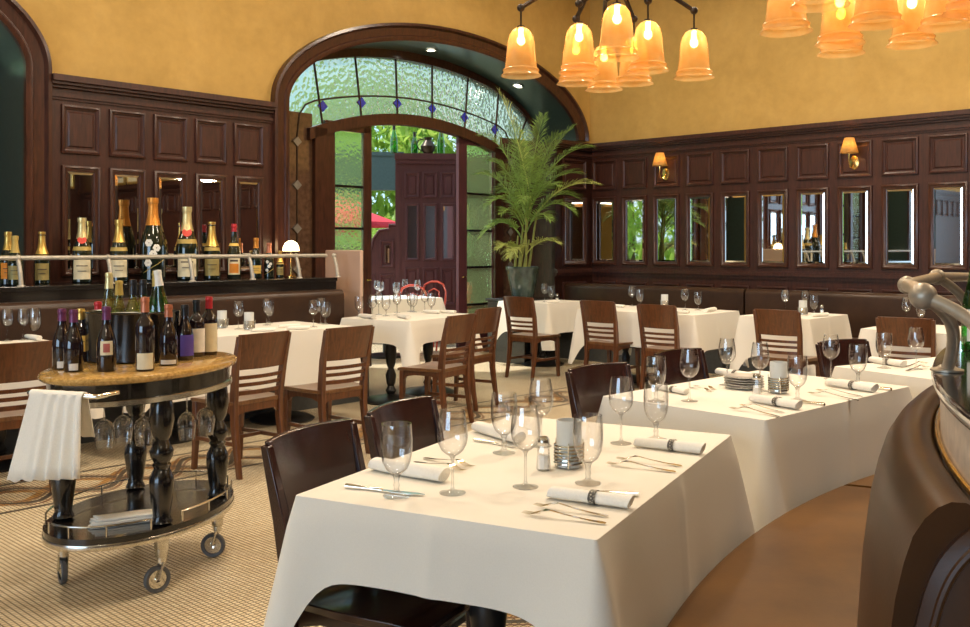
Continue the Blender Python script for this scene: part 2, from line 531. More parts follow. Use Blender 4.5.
w = MB(); w.box(AC1 - 3.2, -2.15, 1.0, 1.1, 0, 2.9); w.box(-1.75, .1, 1.0, 1.1, 0, 2.9); struct(w.build('added_arch_backing', 'mahogany', None, LOC_L, RZ_L))  # unseen boards added behind the far arch, blocking daylight so mirrors reflect dark
w = MB(); w.box(-14, TC + .2, -16.2, .2, HC, HC + .1); struct(w.build('ceiling', 'ceilingp', None, LOC_L, RZ_L))

def rect_ring(b, x0, x1, z0, z1, prof):
    """mitred moulding; prof = list of (inset, y)"""
    rings = []
    for ins, y in prof:
        rings.append([Vector((x0 + ins, y, z0 + ins)), Vector((x1 - ins, y, z0 + ins)), Vector((x1 - ins, y, z1 - ins)), Vector((x0 + ins, y, z1 - ins))])
    b.loops(rings, True, False, False)

def panel(b, x0, x1, z0, z1, y):
    rect_ring(b, x0, x1, z0, z1, [(0, y), (.004, y - .022), (.018, y - .026), (.026, y - .014), (.036, y - .010), (.04, y - .002)])
    rect_ring(b, x0 + .055, x1 - .055, z0 + .055, z1 - .055, [(0, y), (.012, y - .010)])
    i = .067
    b.box(x0 + i, x1 - i, y - .010, y, z0 + i, z1 - i)

def wainscot(loc, rz, x0, x1, name, centres, pw, y=-.03, lowz=True, base=True, topz=2.795):
    b = MB()
    b.box(x0, x1, y, 0, 0, topz)
    # frieze, cornice, rails: horizontal mouldings
    def hm(z0, z1, out): b.box(x0, x1, y - out, y + .001, z0, z1)
    hm(topz - .05, topz, .085); hm(topz - .075, topz - .05, .06); hm(topz - .10, topz - .075, .03)
    hm(2.62, 2.645, .028); hm(2.60, 2.62, .014)
    hm(1.06, 1.10, .045); hm(1.10, 1.115, .025); hm(1.02, 1.06, .02)
    if base: hm(0, .16, .02)
    for c in centres:
        panel(b, c - pw / 2, c + pw / 2, 2.165, 2.565, y)
        if lowz: panel(b, c - pw / 2, c + pw / 2, .3, .94, y)
    o = struct(b.build(name, 'mahogany', None, loc, rz, sharp=30))
    return o

def mirror_proto(wd, z0=1.16, z1=2.07):
    r = empty('wall_mirror')
    b = MB(); h = wd / 2
    rect_ring(b, -h, h, z0, z1, [(0, 0), (.004, -.026), (.02, -.032), (.034, -.02), (.05, -.016), (.055, -.004)])
    b.build('frame', 'moulding', r, sharp=30)
    g = MB(); i = .052; e = .022
    o_ = [Vector((-h + i, -.003, z0 + i)), Vector((h - i, -.003, z0 + i)), Vector((h - i, -.003, z1 - i)), Vector((-h + i, -.003, z1 - i))]
    i_ = [Vector((-h + i + e, -.008, z0 + i + e)), Vector((h - i - e, -.008, z0 + i + e)), Vector((h - i - e, -.008, z1 - i - e)), Vector((-h + i + e, -.008, z1 - i - e))]
    g.loops([o_, i_], True, True, True)
    g.build('mirror_glass', 'mirror', r, sharp=5)
    return Proto(r)

LCEN = [-.033 + .4 * i for i in range(5)]
wainscot(LOC_L, RZ_L, AC1 + AA, AC2 - AA, 'trim_1', LCEN, .325)
RCEN = [.27 + .483 * i for i in range(0, 32)]
wainscot(LOC_R, RZ_R, 0, 16, 'trim_2', RCEN, .385)
wainscot(LOC_L, RZ_L, 6.16, TC, 'trim_3', [6.56], .5, y=-.05)
b = MB(); b.box(6.16, TC, -.05, .60, 0, 2.77); struct(b.build('trim_4', 'mahogany', None, LOC_L, RZ_L))
wainscot(LOC_L, RZ_L, -14, AC1 - AA, 'trim_5', [-5.6, -6.0, -6.4, -6.8, -7.2, -7.6, -8.0, -8.4, -8.8, -9.2], .325)
mp = mirror_proto(.325)
for i, c in enumerate(LCEN):
    o = mp.put(LW(c, .03), RZ_L)
    tag(o, f'narrow cut-edge mirror behind the champagne shelf, {ORD[i]} from the entrance arch'.replace(ORD[i], ORD[4 - i]), 'mirror', 'cut-edge mirrors behind the champagne shelf')
mp = mirror_proto(.39)
for i, c in enumerate(RCEN[:12]):
    o = mp.put(RW(c, .03), RZ_R)
    tag(o, f'tall cut-edge mirror in the long panelled wall, {ORD[i]} from the corner', 'mirror', 'cut-edge mirrors in the long panelled wall')
mp = mirror_proto(.5)
tag(mp.put(LW(6.56, .05), RZ_L), 'dark cut-edge mirror in the short panel beside the potted palm', 'mirror')

# arch casings
def arch_casing(name, c, left_leg, right_leg):
    b = MB()
    path = []
    n = 56
    if left_leg: path.append((c - AA, 0, -1, 0))
    for i in range(n + 1):
        th = pi - pi * i / n
        x, z = AA * cos(th), AB * sin(th)
        nx, nz = cos(th) / AA, sin(th) / AB
        l = sqrt(nx * nx + nz * nz)
        path.append((c + x, AZ + z, nx / l, nz / l))
    if right_leg: path.append((c + AA, 0, 1, 0))
    prof = [(0, .001), (0, -.08), (.03, -.085), (.045, -.06), (.05, -.05), (.13, -.04), (.14, -.055), (.165, -.055), (TRW, -.045), (TRW, .001)]
    rings = [[Vector((x - nx * o, y, z - nz * o)) for o, y in prof] for x, z, nx, nz in path]
    b.loops(rings)
    struct(b.build(name, 'moulding', None, LOC_L, RZ_L, sharp=32))
    # reveal
    r = MB(); DP = .66
    rings = []
    for x, z, nx, nz in path:
        x, z = x - nx * (TRW - .012), z - nz * (TRW - .012)
        rings.append([Vector((x, y, z)) for y in (-.04, DP)] + [Vector((x + nx * .05, y, z + nz * .05)) for y in (DP, -.04)])
    if not left_leg or not right_leg: pass
    r.loops(rings)
    struct(r.build(name.replace('trim', 'trim') + '0', 'reveal', None, LOC_L, RZ_L, sharp=30))
arch_casing('trim_6', AC2, True, False)
arch_casing('trim_7', AC1, True, True)

# downlights in the soffit
def downlight(px, py, lab):
    # on the soffit ellipse half way into the depth
    s = (px - CXP) / F; d = -.33
    Q = P0 + N * d
    t = (s * Q.y - Q.x) / (U.x - s * U.y)
    a, bq = AA - TRW, AB - TRW
    best = min(((abs(AA * cos(th) - cos(th) / AA / sqrt((cos(th) / AA) ** 2 + (sin(th) / AB) ** 2) * .178 - (t - AC2)), th) for th in [pi * i / 2000 for i in range(1, 2000)]))[1]
    z = AZ + AB * sin(best) - sin(best) / AB / sqrt((cos(best) / AA) ** 2 + (sin(best) / AB) ** 2) * .178 - .004
    r = empty('soffit_downlight', LW(t, d, z), RZ_L)
    sl = -((AB) / AA) * ((t - AC2) / AA) / sqrt(max(.05, 1 - ((t - AC2) / AA) ** 2))
    r.rotation_euler = (0, -math.atan(sl), RZ_L)
    b = MB(); b.lathe([(.075, 0), (.075, -.012), (.055, -.014), (.05, 0)], 20); b.build('trim_ring', 'steel', r)
    b = MB(); b.lathe([(.001, -.006), (.05, -.006), (.05, -.003), (.001, -.003)], 16); b.build('lamp_lens', 'downlight', r)
    tag(r, lab, 'downlight', 'round downlights in the arch soffit')
downlight(431, 49, 'small round downlight in the arch soffit above the doorway')
downlight(518, 80, 'small round downlight in the arch soffit above the palm top')

# ------------------------------------------------------------ glazing in an arch
GD = .66
def zdoor(t, c): return 2.99 - .27 * ((t - c) / 1.53) ** 2
def glazing(c, idx, full=True):
    b = MB()
    a, bb = AA - TRW + .02, AB - TRW + .02
    rings = []
    y0, y1 = GD - .03, GD + .05
    path = [(c - a, 0, -1, 0)] + [(c + a * cos(pi - pi * i / 48), AZ + bb * sin(pi - pi * i / 48), cos(pi - pi * i / 48), sin(pi - pi * i / 48)) for i in range(49)] + [(c + a, 0, 1, 0)]
    for x, z, nx, nz in path:
        rings.append([Vector((x, y0, z)), Vector((x - nx * .09, y0, z - nz * .11)), Vector((x - nx * .09, y1, z - nz * .11)), Vector((x, y1, z))])
    b.loops(rings)
    # door head arch
    n = 24; rings = []
    for i in range(n + 1):
        t = c - 1.6 + 3.2 * i / n; z = zdoor(t, c)
        rings.append([Vector((t, y0 - .03, z)), Vector((t, y0 - .03, z - .13)), Vector((t, y1, z - .13)), Vector((t, y1, z))])
    b.loops(rings)
    for s in (-1, 1):
        x0, x1 = sorted((c + s * 1.53, c + s * 1.37))
        b.box(x0, x1, y0 - .03, y1, 0, zdoor(c + s * 1.5, c) - .02)
        x0, x1 = sorted((c + s * 2.33, c + s * 2.2)); b.box(x0, x1, y0, y1, 0, 2.9)
        x0, x1 = sorted((c + s * 2.33, c + s * 1.5)); b.box(x0, x1, y0, y1, 0, .3)
    fr = struct(b.build(f'window_{idx}', 'moulding', None, LOC_L, RZ_L, sharp=32))
    # fan glass
    g = MB(); P = []
    n = 40
    for i in range(n + 1):
        x = c - a + .04 + (2 * a - .08) * i / n
        zt = AZ + (bb - .04) * sqrt(max(0, 1 - ((x - c) / (a - .02)) ** 2))
        zb = zdoor(x, c) - .05 if abs(x - c) < 1.55 else 2.7
        zt = max(zt, zb + .01)
        P.append([Vector((x, GD + .01, zb)), Vector((x, GD + .01, zt))])
    g.grid(P); g.build('fan_glass', 'fanglass', fr)
    # leaded bars
    l = MB()
    ts = [(-1.39, -1.52), (-.84, -.94), (-.29, -.32), (.28, .28), (.85, .92), (1.42, 1.5), (-1.9, -2.1), (1.9, 2.1)]
    def zarc(t): return 3.19 - .16 * ((t - c) / 1.4) ** 2
    for tb, tt in ts:
        zt = AZ + (bb - .05) * sqrt(max(0.01, 1 - (tt / a) ** 2))
        zb = zdoor(c + tb, c) - .02 if abs(tb) < 1.5 else 2.86
        l.tube([(c + tb, GD - .002, zb), (c + tt, GD - .002, zt)], .014, 6)
    ap = [(c + s_, GD - .002, zarc(c + s_)) for s_ in [(-1.5 + 3.0 * i / 20) for i in range(21)]]
    ap = [(c - 1.73, GD - .002, 1.0), (c - 1.73, GD - .002, 2.6), (c - 1.70, GD - .002, 2.84), (c - 1.62, GD - .002, 2.95)] + ap + [(c + 1.62, GD - .002, 2.95), (c + 1.70, GD - .002, 2.84), (c + 1.73, GD - .002, 2.6), (c + 1.73, GD - .002, 1.0)]
    l.tube(ap, .011, 6)
    def dia(x, z, h): return [(x - h, z), (x, z - h), (x + h, z), (x, z + h)]
    dcs = [(c + tb, zarc(c + tb) - .075) for tb, _ in ts[:6]]
    sd = [(c + s_ * 1.73, z) for s_ in (-1, 1) for z in (2.54, 2.07, 1.6, 1.16)]
    for x, z in dcs + sd:
        q = dia(x, z, .068); l.tube([(a_, GD - .004, b_) for a_, b_ in q], .009, 5, closed=True)
    l.build('lead_came', 'lead', fr)
    for x, z in dcs:
        q = MB(); q.prism(dia(x, z, .064), GD - .012, GD + .002); q.build('blue_diamond', 'blueglass', fr)
    for x, z in sd:
        q = MB(); q.prism(dia(x, z, .055), GD - .012, GD - .002); q.build('side_diamond', 'paleglass', fr)
    # smoked side lights
    for s in (-1, 1):
        x0, x1 = sorted((c + s * 2.2, c + s * 1.53))
        q = MB(); q.box(x0, x1, GD, GD + .01, .3, 2.86); q.build('side_glass', 'sideglass', fr)
    return fr
glazing(AC2, 1)
glazing(AC1, 2)

def door_leaf(x0, x1, idx, st0, st1, mat='moulding', h=0.0):
    """glazed leaf: stiles st0 / st1 wide"""
    b = MB(); y0, y1 = GD - .02, GD + .03
    top = 2.71
    b.box(x0, x0 + st0, y0, y1, .02, top + .06); b.box(x1 - st1, x1, y0, y1, .02, top + .06)
    b.box(x0, x1, y0, y1, top, top + .1); b.box(x0, x1, y0, y1, .02, .32)
    o = struct(b.build(f'door_{idx}', mat, None, LOC_L, RZ_L, bevel=.004))
    m = MB()
    for z in (.66, 1.14, 1.61, 2.085): m.box(x0 + st0, x1 - st1, y0, y1, z - .014, z + .014)
    m.build('glazing_bar', 'black', o)
    zz = [.32, .66, 1.14, 1.61, 2.085, top]
    for a_, b_ in zip(zz, zz[1:]):
        g = MB(); g.box(x0 + st0, x1 - st1, GD + .002, GD + .008, a_ + .01, b_ - .01); g.build('glass_pane', 'doorglass', o)
    h_ = MB(); hx = x1 - st1 / 2 if idx % 2 else x0 + st0 / 2
    h_.tube([(hx, y0, 1.02), (hx, y0 - .05, 1.02), (hx - .05, y0 - .055, 1.02)], .009, 8); h_.build('door_handle', 'brass', o)
    return o
door_leaf(2.98, 3.65, 1, .14, .12)
door_leaf(5.08, 5.74, 2, .15, .03, 'maroon')
# second leaves of the other arch (seen in mirrors)
door_leaf(AC1 - 1.37, AC1 - .70, 3, .14, .12)
door_leaf(AC1 + .70, AC1 + 1.37, 4, .12, .14)

# ------------------------------------------------------------ outside
g = MB(); g.box(-16, 14, .2, 30, -.1, -.02); o = struct(g.build('ground', 'patio', None, LOC_L, RZ_L))

# maroon partition
PY, PX = 13.9, -1.30
def partition():
    r = empty('panelled_partition', (PX, PY, 0), radians(4))
    b = MB()
    W = 1.5
    b.box(0, W, 0, .1, 0, 2.72); b.box(-.02, W, -.05, .13, 2.68, 2.77); b.box(-.01, W, -.03, .11, 2.62, 2.68)
    b.box(-.012, .06, -.012, .11, 0, 2.65)
    xs = [.235 + .262 * i for i in range(5)]
    for x in xs:
        panel(b, x - .11, x + .11, 2.12, 2.50, 0)
        panel(b, x - .11, x + .11, .55, 1.10, 0)
    b.build('tall_panel', 'maroon', r, sharp=30)
    for x in xs:
        f = MB(); rect_ring(f, x - .105, x + .105, 1.2, 2.04, [(0, 0), (.004, -.022), (.02, -.026), (.034, -.012), (.04, -.004)])
        fo_ = f.build('mirror_frame', 'maroon', r, sharp=30)
        f = MB(); f.box(x - .066, x + .066, -.004, 0, 1.24, 2.0); f.build('mirror_glass', 'mirror', fo_)
    b = MB()
    poly = [(-.95, 0), (0, 0), (0, 1.72), (-.10, 1.72), (-.10, 1.66), (-.24, 1.64), (-.33, 1.52), (-.36, 1.36), (-.95, 1.36)]
    b.prism(poly, 0, .08)
    b.tube([(x, -.005, z) for x, z in poly[2:]], .022, 6)
    panel(b, -.235, -.03, 1.10, 1.50, -.001)
    panel(b, -.49, -.30, .55, 1.0, 0); panel(b, -.235, -.03, .55, 1.0, 0); panel(b, -.74, -.55, .55, 1.0, 0)
    b.build('stepped_wing', 'maroon', r, sharp=30)
    f = MB(); f.box(-.165, -.10, -.016, -.010, 1.17, 1.43); f.build('small_mirror', 'mirror', r)
    tag(r, 'maroon panelled partition with mirrors seen through the open doorway', 'partition')
partition()

def bottle_thing(name, H, rad, kind, glass, foil, label=None, foilk=.30, seal=None, labz=(.16, .44), wrap=2.4, extra=None, nf=None):
    """kind: 'champ', 'bord', 'burg', 'hock'. Returns an Empty with parts"""
    r = empty(name)
    K = {'champ': [(0, .0), (.86, 0), (1, .02), (1, .40), (.97, .47), (.80, .58), (.56, .68), (.42, .78), (.37, .88), (.37, .93), (.44, .935), (.44, .96), (.36, .965), (.36, 1)],
         'burg': [(0, 0), (.9, 0), (1, .02), (1, .40), (.95, .48), (.78, .58), (.52, .68), (.40, .78), (.36, .93), (.42, .94), (.42, .97), (.37, .975), (.37, 1)],
         'bord': [(0, 0), (.9, 0), (1, .02), (1, .58), (.96, .63), (.80, .68), (.52, .73), (.39, .77), (.36, .94), (.42, .945), (.42, .975), (.37, .98), (.37, 1)],
         'hock': [(0, 0), (.9, 0), (1, .02), (1, .35), (.92, .45), (.68, .6), (.48, .74), (.38, .88), (.36, .95), (.42, .955), (.42, .98), (.37, .985), (.37, 1)]}[kind]
    prof = [(rad * a, H * z) for a, z in K] + [(0, H * .998)]
    b = MB(); b.lathe(prof, 20); b.build('bottle_glass', glass, r)
    zf = 1 - foilk
    fp = []
    def rad_at(z):
        for (a0, z0), (a1, z1) in zip(K, K[1:]):
            if z0 <= z <= z1 and z1 > z0: return a0 + (a1 - a0) * (z - z0) / (z1 - z0)
        return K[-1][0]
    for i in range(13):
        z = zf + (1 - zf) * i / 12
        ra = rad_at(z) * rad + .0022
        if kind == 'champ' and z > .955: ra = rad * .46
        fp.append((ra, z * H + (.001 if i == 12 else 0)))
    fp.append((0, H + .003))
    b = MB(); b.lathe(fp, 20); b.build('foil_capsule', foil, r)
    def patch(z0, z1, wr, mat, nm, off=.0012, par=None, a0=-pi / 2):
        g_ = MB(); P = []
        for j in range(9):
            z = z0 + (z1 - z0) * j / 8
            ra = rad_at(z) * rad + off
            P.append([Vector((ra * cos(a0 - wr / 2 + wr * i / 14), ra * sin(a0 - wr / 2 + wr * i / 14), z * H)) for i in range(15)])
        g_.grid(P); return g_.build(nm, mat, par or r)
    if label:
        lo = patch(labz[0], labz[1], wrap, label, 'label')
        zc = (labz[0] + labz[1]) / 2; hz = (labz[1] - labz[0])
        pm = 'printdark'
        if extra == 'picture':
            patch(zc - hz * .30, zc + hz * .32, wrap * .5, 'printred', 'label_picture', .002, lo)
        elif extra == 'orange':
            patch(zc - hz * .42, zc + hz * .05, wrap * .7, 'labelorange', 'label_picture', .002, lo)
            patch(zc + hz * .15, zc + hz * .25, wrap * .6, pm, 'label_print', .002, lo)
        elif extra != 'blank':
            patch(zc + hz * .12, zc + hz * .17, wrap * .6, pm, 'label_print', .002, lo)
            patch(zc - hz * .12, zc - hz * .09, wrap * .45, pm, 'label_print', .002, lo)
    if nf: patch(nf[0], nf[1], 2 * pi, nf[2], 'neck_label', .002)
    if seal:
        s_ = MB(); z = (1 - foilk - .02); ra = rad_at(z) * rad
        s_.lathe([(0, 0), (rad * .42, 0), (rad * .45, .003), (rad * .3, .005), (0, .005)], 14, T=Matrix.Translation((0, -ra, z * H)) @ Matrix.Rotation(pi / 2 - .5, 4, 'X'))
        s_.build('seal', seal, r)
    return r

# three green bottles and a jug on the partition
for i, (px, hh, lab) in enumerate(((394, .44, 'green bottle on the partition end nearest the red umbrella'), (414.5, .32, 'shorter green bottle standing left of the jug on the partition'),
                                   (441, .42, 'green bottle beside the maroon door stile on the partition top'))):
    Yb = PY + .05 + .07 * (i * .4)
    o = bottle_thing('green_bottle', hh, .055 if hh > .4 else .05, 'champ', 'greenbottle', 'foilblack', None, .2)
    o.location = ((px - CXP) / F * Yb, Yb, 2.77); tag(o, lab, 'bottle', 'green bottles on the partition')
o = empty('pewter_jug', ((428 - CXP) / F * 13.95, 13.96, 2.77))
b = MB(); b.lathe([(0, 0), (.06, 0), (.10, .05), (.11, .11), (.07, .17), (.05, .2), (.06, .24), (.05, .24), (.04, .2)], 18); b.build('jug_body', 'bronze', o)
b = MB(); b.tube([(-.06, 0, .22), (-.14, 0, .2), (-.17, 0, .13), (-.13, 0, .06), (-.09, 0, .05)], .01, 8); b.build('handle', 'bronze', o)
tag(o, 'dark squat jug between the green bottles on the partition', 'jug')

# awning edge
b = MB(); b.box(-3.6, 0.0, 0, .25, 2.33, 2.92); b.box(-3.6, 0.0, -.02, 1.4, 2.88, 2.94)
o = b.build('awning_valance', 'teal', None, (-1.32, 15.4, 0), 0); tag(o, 'blue grey awning valance beyond the entrance doors', 'awning')

# red umbrella
o = empty('patio_umbrella', (-2.75, 18.0, 0))
b = MB(); b.lathe([(1.15, 1.78), (1.1, 1.86), (.55, 2.06), (.02, 2.24)], 8); b.build('canopy', 'redcanvas', o, solid=.01)
b = MB(); b.lathe([(.025, 0), (.025, 2.22)], 10, cap0=True, cap1=True); b.build('pole', 'steel', o)
b = MB(); b.lathe([(0, 0), (.25, 0), (.25, .06), (.04, .09)], 16); b.build('base', 'iron', o)
tag(o, 'red canvas patio umbrella outside beyond the doorway', 'umbrella')

def tree(name, x, y, h, rad, n, lab, leaf=.16, zlow=.3, cat='tree'):
    o = empty(name, (x, y, 0))
    b = MB(); b.tube([(0, 0, -.05), (.05, .05, h * .4), (0, 0, h * .75)], [.12, .09, .03], 8); b.build('trunk', 'bark', o)
    b = MB()
    rnd = random.Random(int(x * 100 + y))
    for _ in range(n):
        a = rnd.uniform(0, 2 * pi); u_ = rnd.uniform(-1, 1); rr = rnd.uniform(.45, 1) ** .5
        zz = zlow + (h - zlow) * (u_ * rr + 1) / 2
        q = rad * sqrt(max(.05, 1 - (u_ * rr) ** 2)) * rr
        c = Vector((q * cos(a), q * sin(a), zz))
        R = Matrix.Rotation(rnd.uniform(0, 6.28), 3, 'Z') @ Matrix.Rotation(rnd.uniform(0, 3.1), 3, 'X')
        l = leaf * rnd.uniform(.6, 1.3)
        vs = [R @ Vector(p) + c for p in ((0, -l, 0), (l * .35, 0, .02), (0, l, 0), (-l * .35, 0, .02))]
        b.face([b.v(p) for p in vs])
    b.build('foliage', 'leafout', o)
    tag(o, lab, cat)
tree('garden_tree', -3.3, 22.5, 5.2, 2.4, 5200, 'leafy garden tree outside beyond the awning', .2)
tree('garden_tree', .4, 20.5, 5.8, 2.5, 5200, 'leafy garden tree outside above the partition bottles', .2, 1.2)
tree('garden_shrub', -3.4, 16.1, 2.25, .75, 1900, 'bright green shrub outside, seen through the hammered door glass', .1, .1, 'shrub')
tree('garden_shrub', -1.6, 20.0, 2.1, 1.3, 2500, 'low green shrub outside behind the red umbrella', .13, .1, 'shrub')
tree('garden_tree', -12.9, 9.2, 5.4, 2.9, 5600, 'leafy garden tree outside the far entrance, seen only in mirrors', .2)
tree('garden_shrub', -9.0, 5.2, 3.0, 1.1, 1900, 'green shrub outside the second arch, seen in mirrors', .13, .2, 'shrub')

# ------------------------------------------------------------ chairs
def curved_slab(b, wt, wb, z0, z1, yt, yb, bow, th, nx=12, nz=3, ztopbow=0.0):
    """curved back board; concave to +y. y = y(z) - bow*(1-(x/w)^2)"""
    for side in (0,):
        front, back = [], []
        for j in range(nz + 1):
            f = j / nz; z = z0 + (z1 - z0) * f
            w_ = wb + (wt - wb) * f; y = yb + (yt - yb) * f
            rf, rb = [], []
            for i in range(nx + 1):
                x = -1 + 2 * i / nx
                yy = y - bow * (1 - x * x)
                zz = z + (ztopbow * (1 - x * x) if j == nz else 0)
                rf.append(Vector((x * w_, yy + th / 2, zz))); rb.append(Vector((x * w_, yy - th / 2, zz)))
            front.append(rf); back.append(rb)
        rings = [front[j] + back[j][::-1] for j in range(nz + 1)]
        b.loops(rings)

def chair_proto(mat, seatmat):
    r = empty('dining_chair')
    # seat: saddle board
    b = MB(); n = 14; top, bot = [], []
    for j in range(n + 1):
        y = -.21 + .43 * j / n; rt, rb = [], []
        hw = .20 + .022 * sin(pi * min(1, (j / n) * 1.1) * .75) - (.03 * max(0, (j / n - .85) / .15) ** 2)
        for i in range(n + 1):
            x = -1 + 2 * i / n
            dip = -.014 * (1 - x * x) * sin(pi * j / n) ** .7
            fr = -.02 * max(0, (j / n - .8) / .2) ** 2
            rt.append(Vector((x * hw, y, .462 + dip + fr))); rb.append(Vector((x * (hw - .01), y, .435 + fr * .6)))
        top.append(rt); bot.append(rb)
    b.loops([t_ + b_[::-1] for t_, b_ in zip(top, bot)])
    b.build('seat', seatmat, r, bevel=.004)
    # arched seat rail
    b = MB()
    for s in (-1, 1):
        pts = [(-.20, .435), (.17, .435), (.17, .34), (.13, .385), (.05, .40), (-.10, .40), (-.16, .385), (-.20, .35)]
        T = Matrix.Translation((s * .175, 0, 0)) @ Matrix.Rotation(pi / 2, 4, 'Z')
        b.prism(pts, -.010, .010, T)
    pts = [(-.175, .435), (.175, .435), (.175, .35), (.13, .39), (-.13, .39), (-.175, .35)]
    b.prism(pts, .165, .185); b.prism(pts, -.205, -.185)
    b.build('seat_rail', mat, r)
    for s in (-1, 1):
        b = MB(); b.bar([(s * .178, .19, 0), (s * .175, .178, .2), (s * .172, .172, .44)], [(.03, .03), (.034, .036), (.042, .042)])
        b.build('leg', mat, r, bevel=.004)
        b = MB(); b.bar([(s * .180, -.250, 0), (s * .178, -.222, .16), (s * .177, -.200, .33), (s * .178, -.196, .47), (s * .188, -.222, .66), (s * .197, -.268, .862)],
                        [(.028, .032), (.032, .038), (.034, .046), (.034, .05), (.032, .042), (.026, .026)])
        b.build('leg', mat, r, bevel=.004)
    b = MB(); curved_slab(b, .197, .187, .655, .872, -.268, -.222, .035, .018, ztopbow=.004); b.build('backrest', mat, r, bevel=.003)
    for z, h in ((.605, .022), (.56, .022), (.51, .026)):
        yy = -.196 - (z - .47) * .14
        b = MB(); curved_slab(b, .183, .181, z - h / 2, z + h / 2, yy, yy, .03, .014, nz=1); b.build('slat', mat, r)
    b = MB()
    for s in (-1, 1): b.box(s * .178 - .008, s * .178 + .008, -.225, .175, .19, .215)
    b.box(-.175, .175, -.03, -.012, .19, .212)
    b.build('stretcher', mat, r)
    return Proto(r)
CW = chair_proto('walnut', 'seatwood')
CD = chair_proto('espresso', 'espresso')

def chair(P, x, y, facing, lab, group):
    """facing: direction the sitter looks, world angle"""
    o = P.put((x, y, 0), facing - pi / 2)
    tag(o, lab, 'chair', group); return o
def chair_back(P, x, y, facing, lab, group):
    """x, y = where the top of the backrest stands"""
    return chair(P, x + .27 * cos(facing), y + .27 * sin(facing), facing, lab, group)

FL = AW + pi / 2            # facing the left wall
FR = AW                     # facing the right wall
gl = 'walnut chairs at the champagne shelf tables'
chair_back(CW, *G(22, 343, .87), FL, 'walnut slat-back chair left of the wine trolley, behind the draped towel', gl)
chair_back(CW, *G(265, 333, .87), FL + .12, 'walnut slat-back chair just right of the wine trolley', gl)
chair_back(CW, *G(350, 327, .87), FL + .02, 'walnut slat-back chair between trolley-side chair and the bench end table', gl)
T3a = atan2(.52, -.86)
gm = 'walnut chairs at the bench end table'
chair_back(CW, *G(462, 315, .87), T3a, 'walnut slat-back chair in profile at the bench end table, nearer one', gm)
chair_back(CW, *G(489, 308, .87), T3a, 'walnut slat-back chair in profile at the bench end table, farther one', gm)
gr = 'walnut chairs along the long panelled wall'
chair_back(CW, *G(518, 297, .87), FR, 'dark slat-back chair in front of the palm pot', gr)
chair_back(CW, *G(597, 301, .87), FR, 'dark slat-back chair at the double wall table, nearer the palm', gr)
chair_back(CW, *G(656, 305, .87), FR, 'dark slat-back chair at the double wall table, farther from the palm', gr)
chair_back(CW, *G(776, 310, .87), FR, 'walnut slat-back chair at the small table by the bench seam', gr)
chair_back(CW, *G(905, 318, .87), FR + .1, 'walnut chair behind the bronze rail at the end wall table', gr)

# ------------------------------------------------------------ tables and cloths
def table_thing(cx, cy, ang, L, W, lab, group, round_base=True):
    r = empty('dining_table', (cx, cy, 0), ang)
    b = MB(); b.box(-L / 2 + .004, L / 2 - .004, -W / 2 + .004, W / 2 - .004, .715, .748); b.build('tabletop', 'walnut', r, bevel=.004)
    offs = [0] if L < 1.0 else [-L * .28, L * .28]
    for ox in offs:
        b = MB(); b.lathe([(a_ * .82, z_) for a_, z_ in [(.035, .06), (.06, .10), (.035, .14), (.05, .17), (.06, .24), (.032, .30), (.05, .34), (.062, .42), (.06, .5), (.035, .56), (.05, .6), (.06, .66), (.12, .715)]], 20, (ox, 0, 0)); p = b.build('pedestal', 'iron', r)
        b = MB(); b.lathe([(0, 0), (.25, 0), (.26, .015), (.22, .035), (.08, .055), (.035, .07)], 28, (ox, 0, 0)); b.build('base', 'iron', r)
    tag(r, lab, 'table', group)
    return r

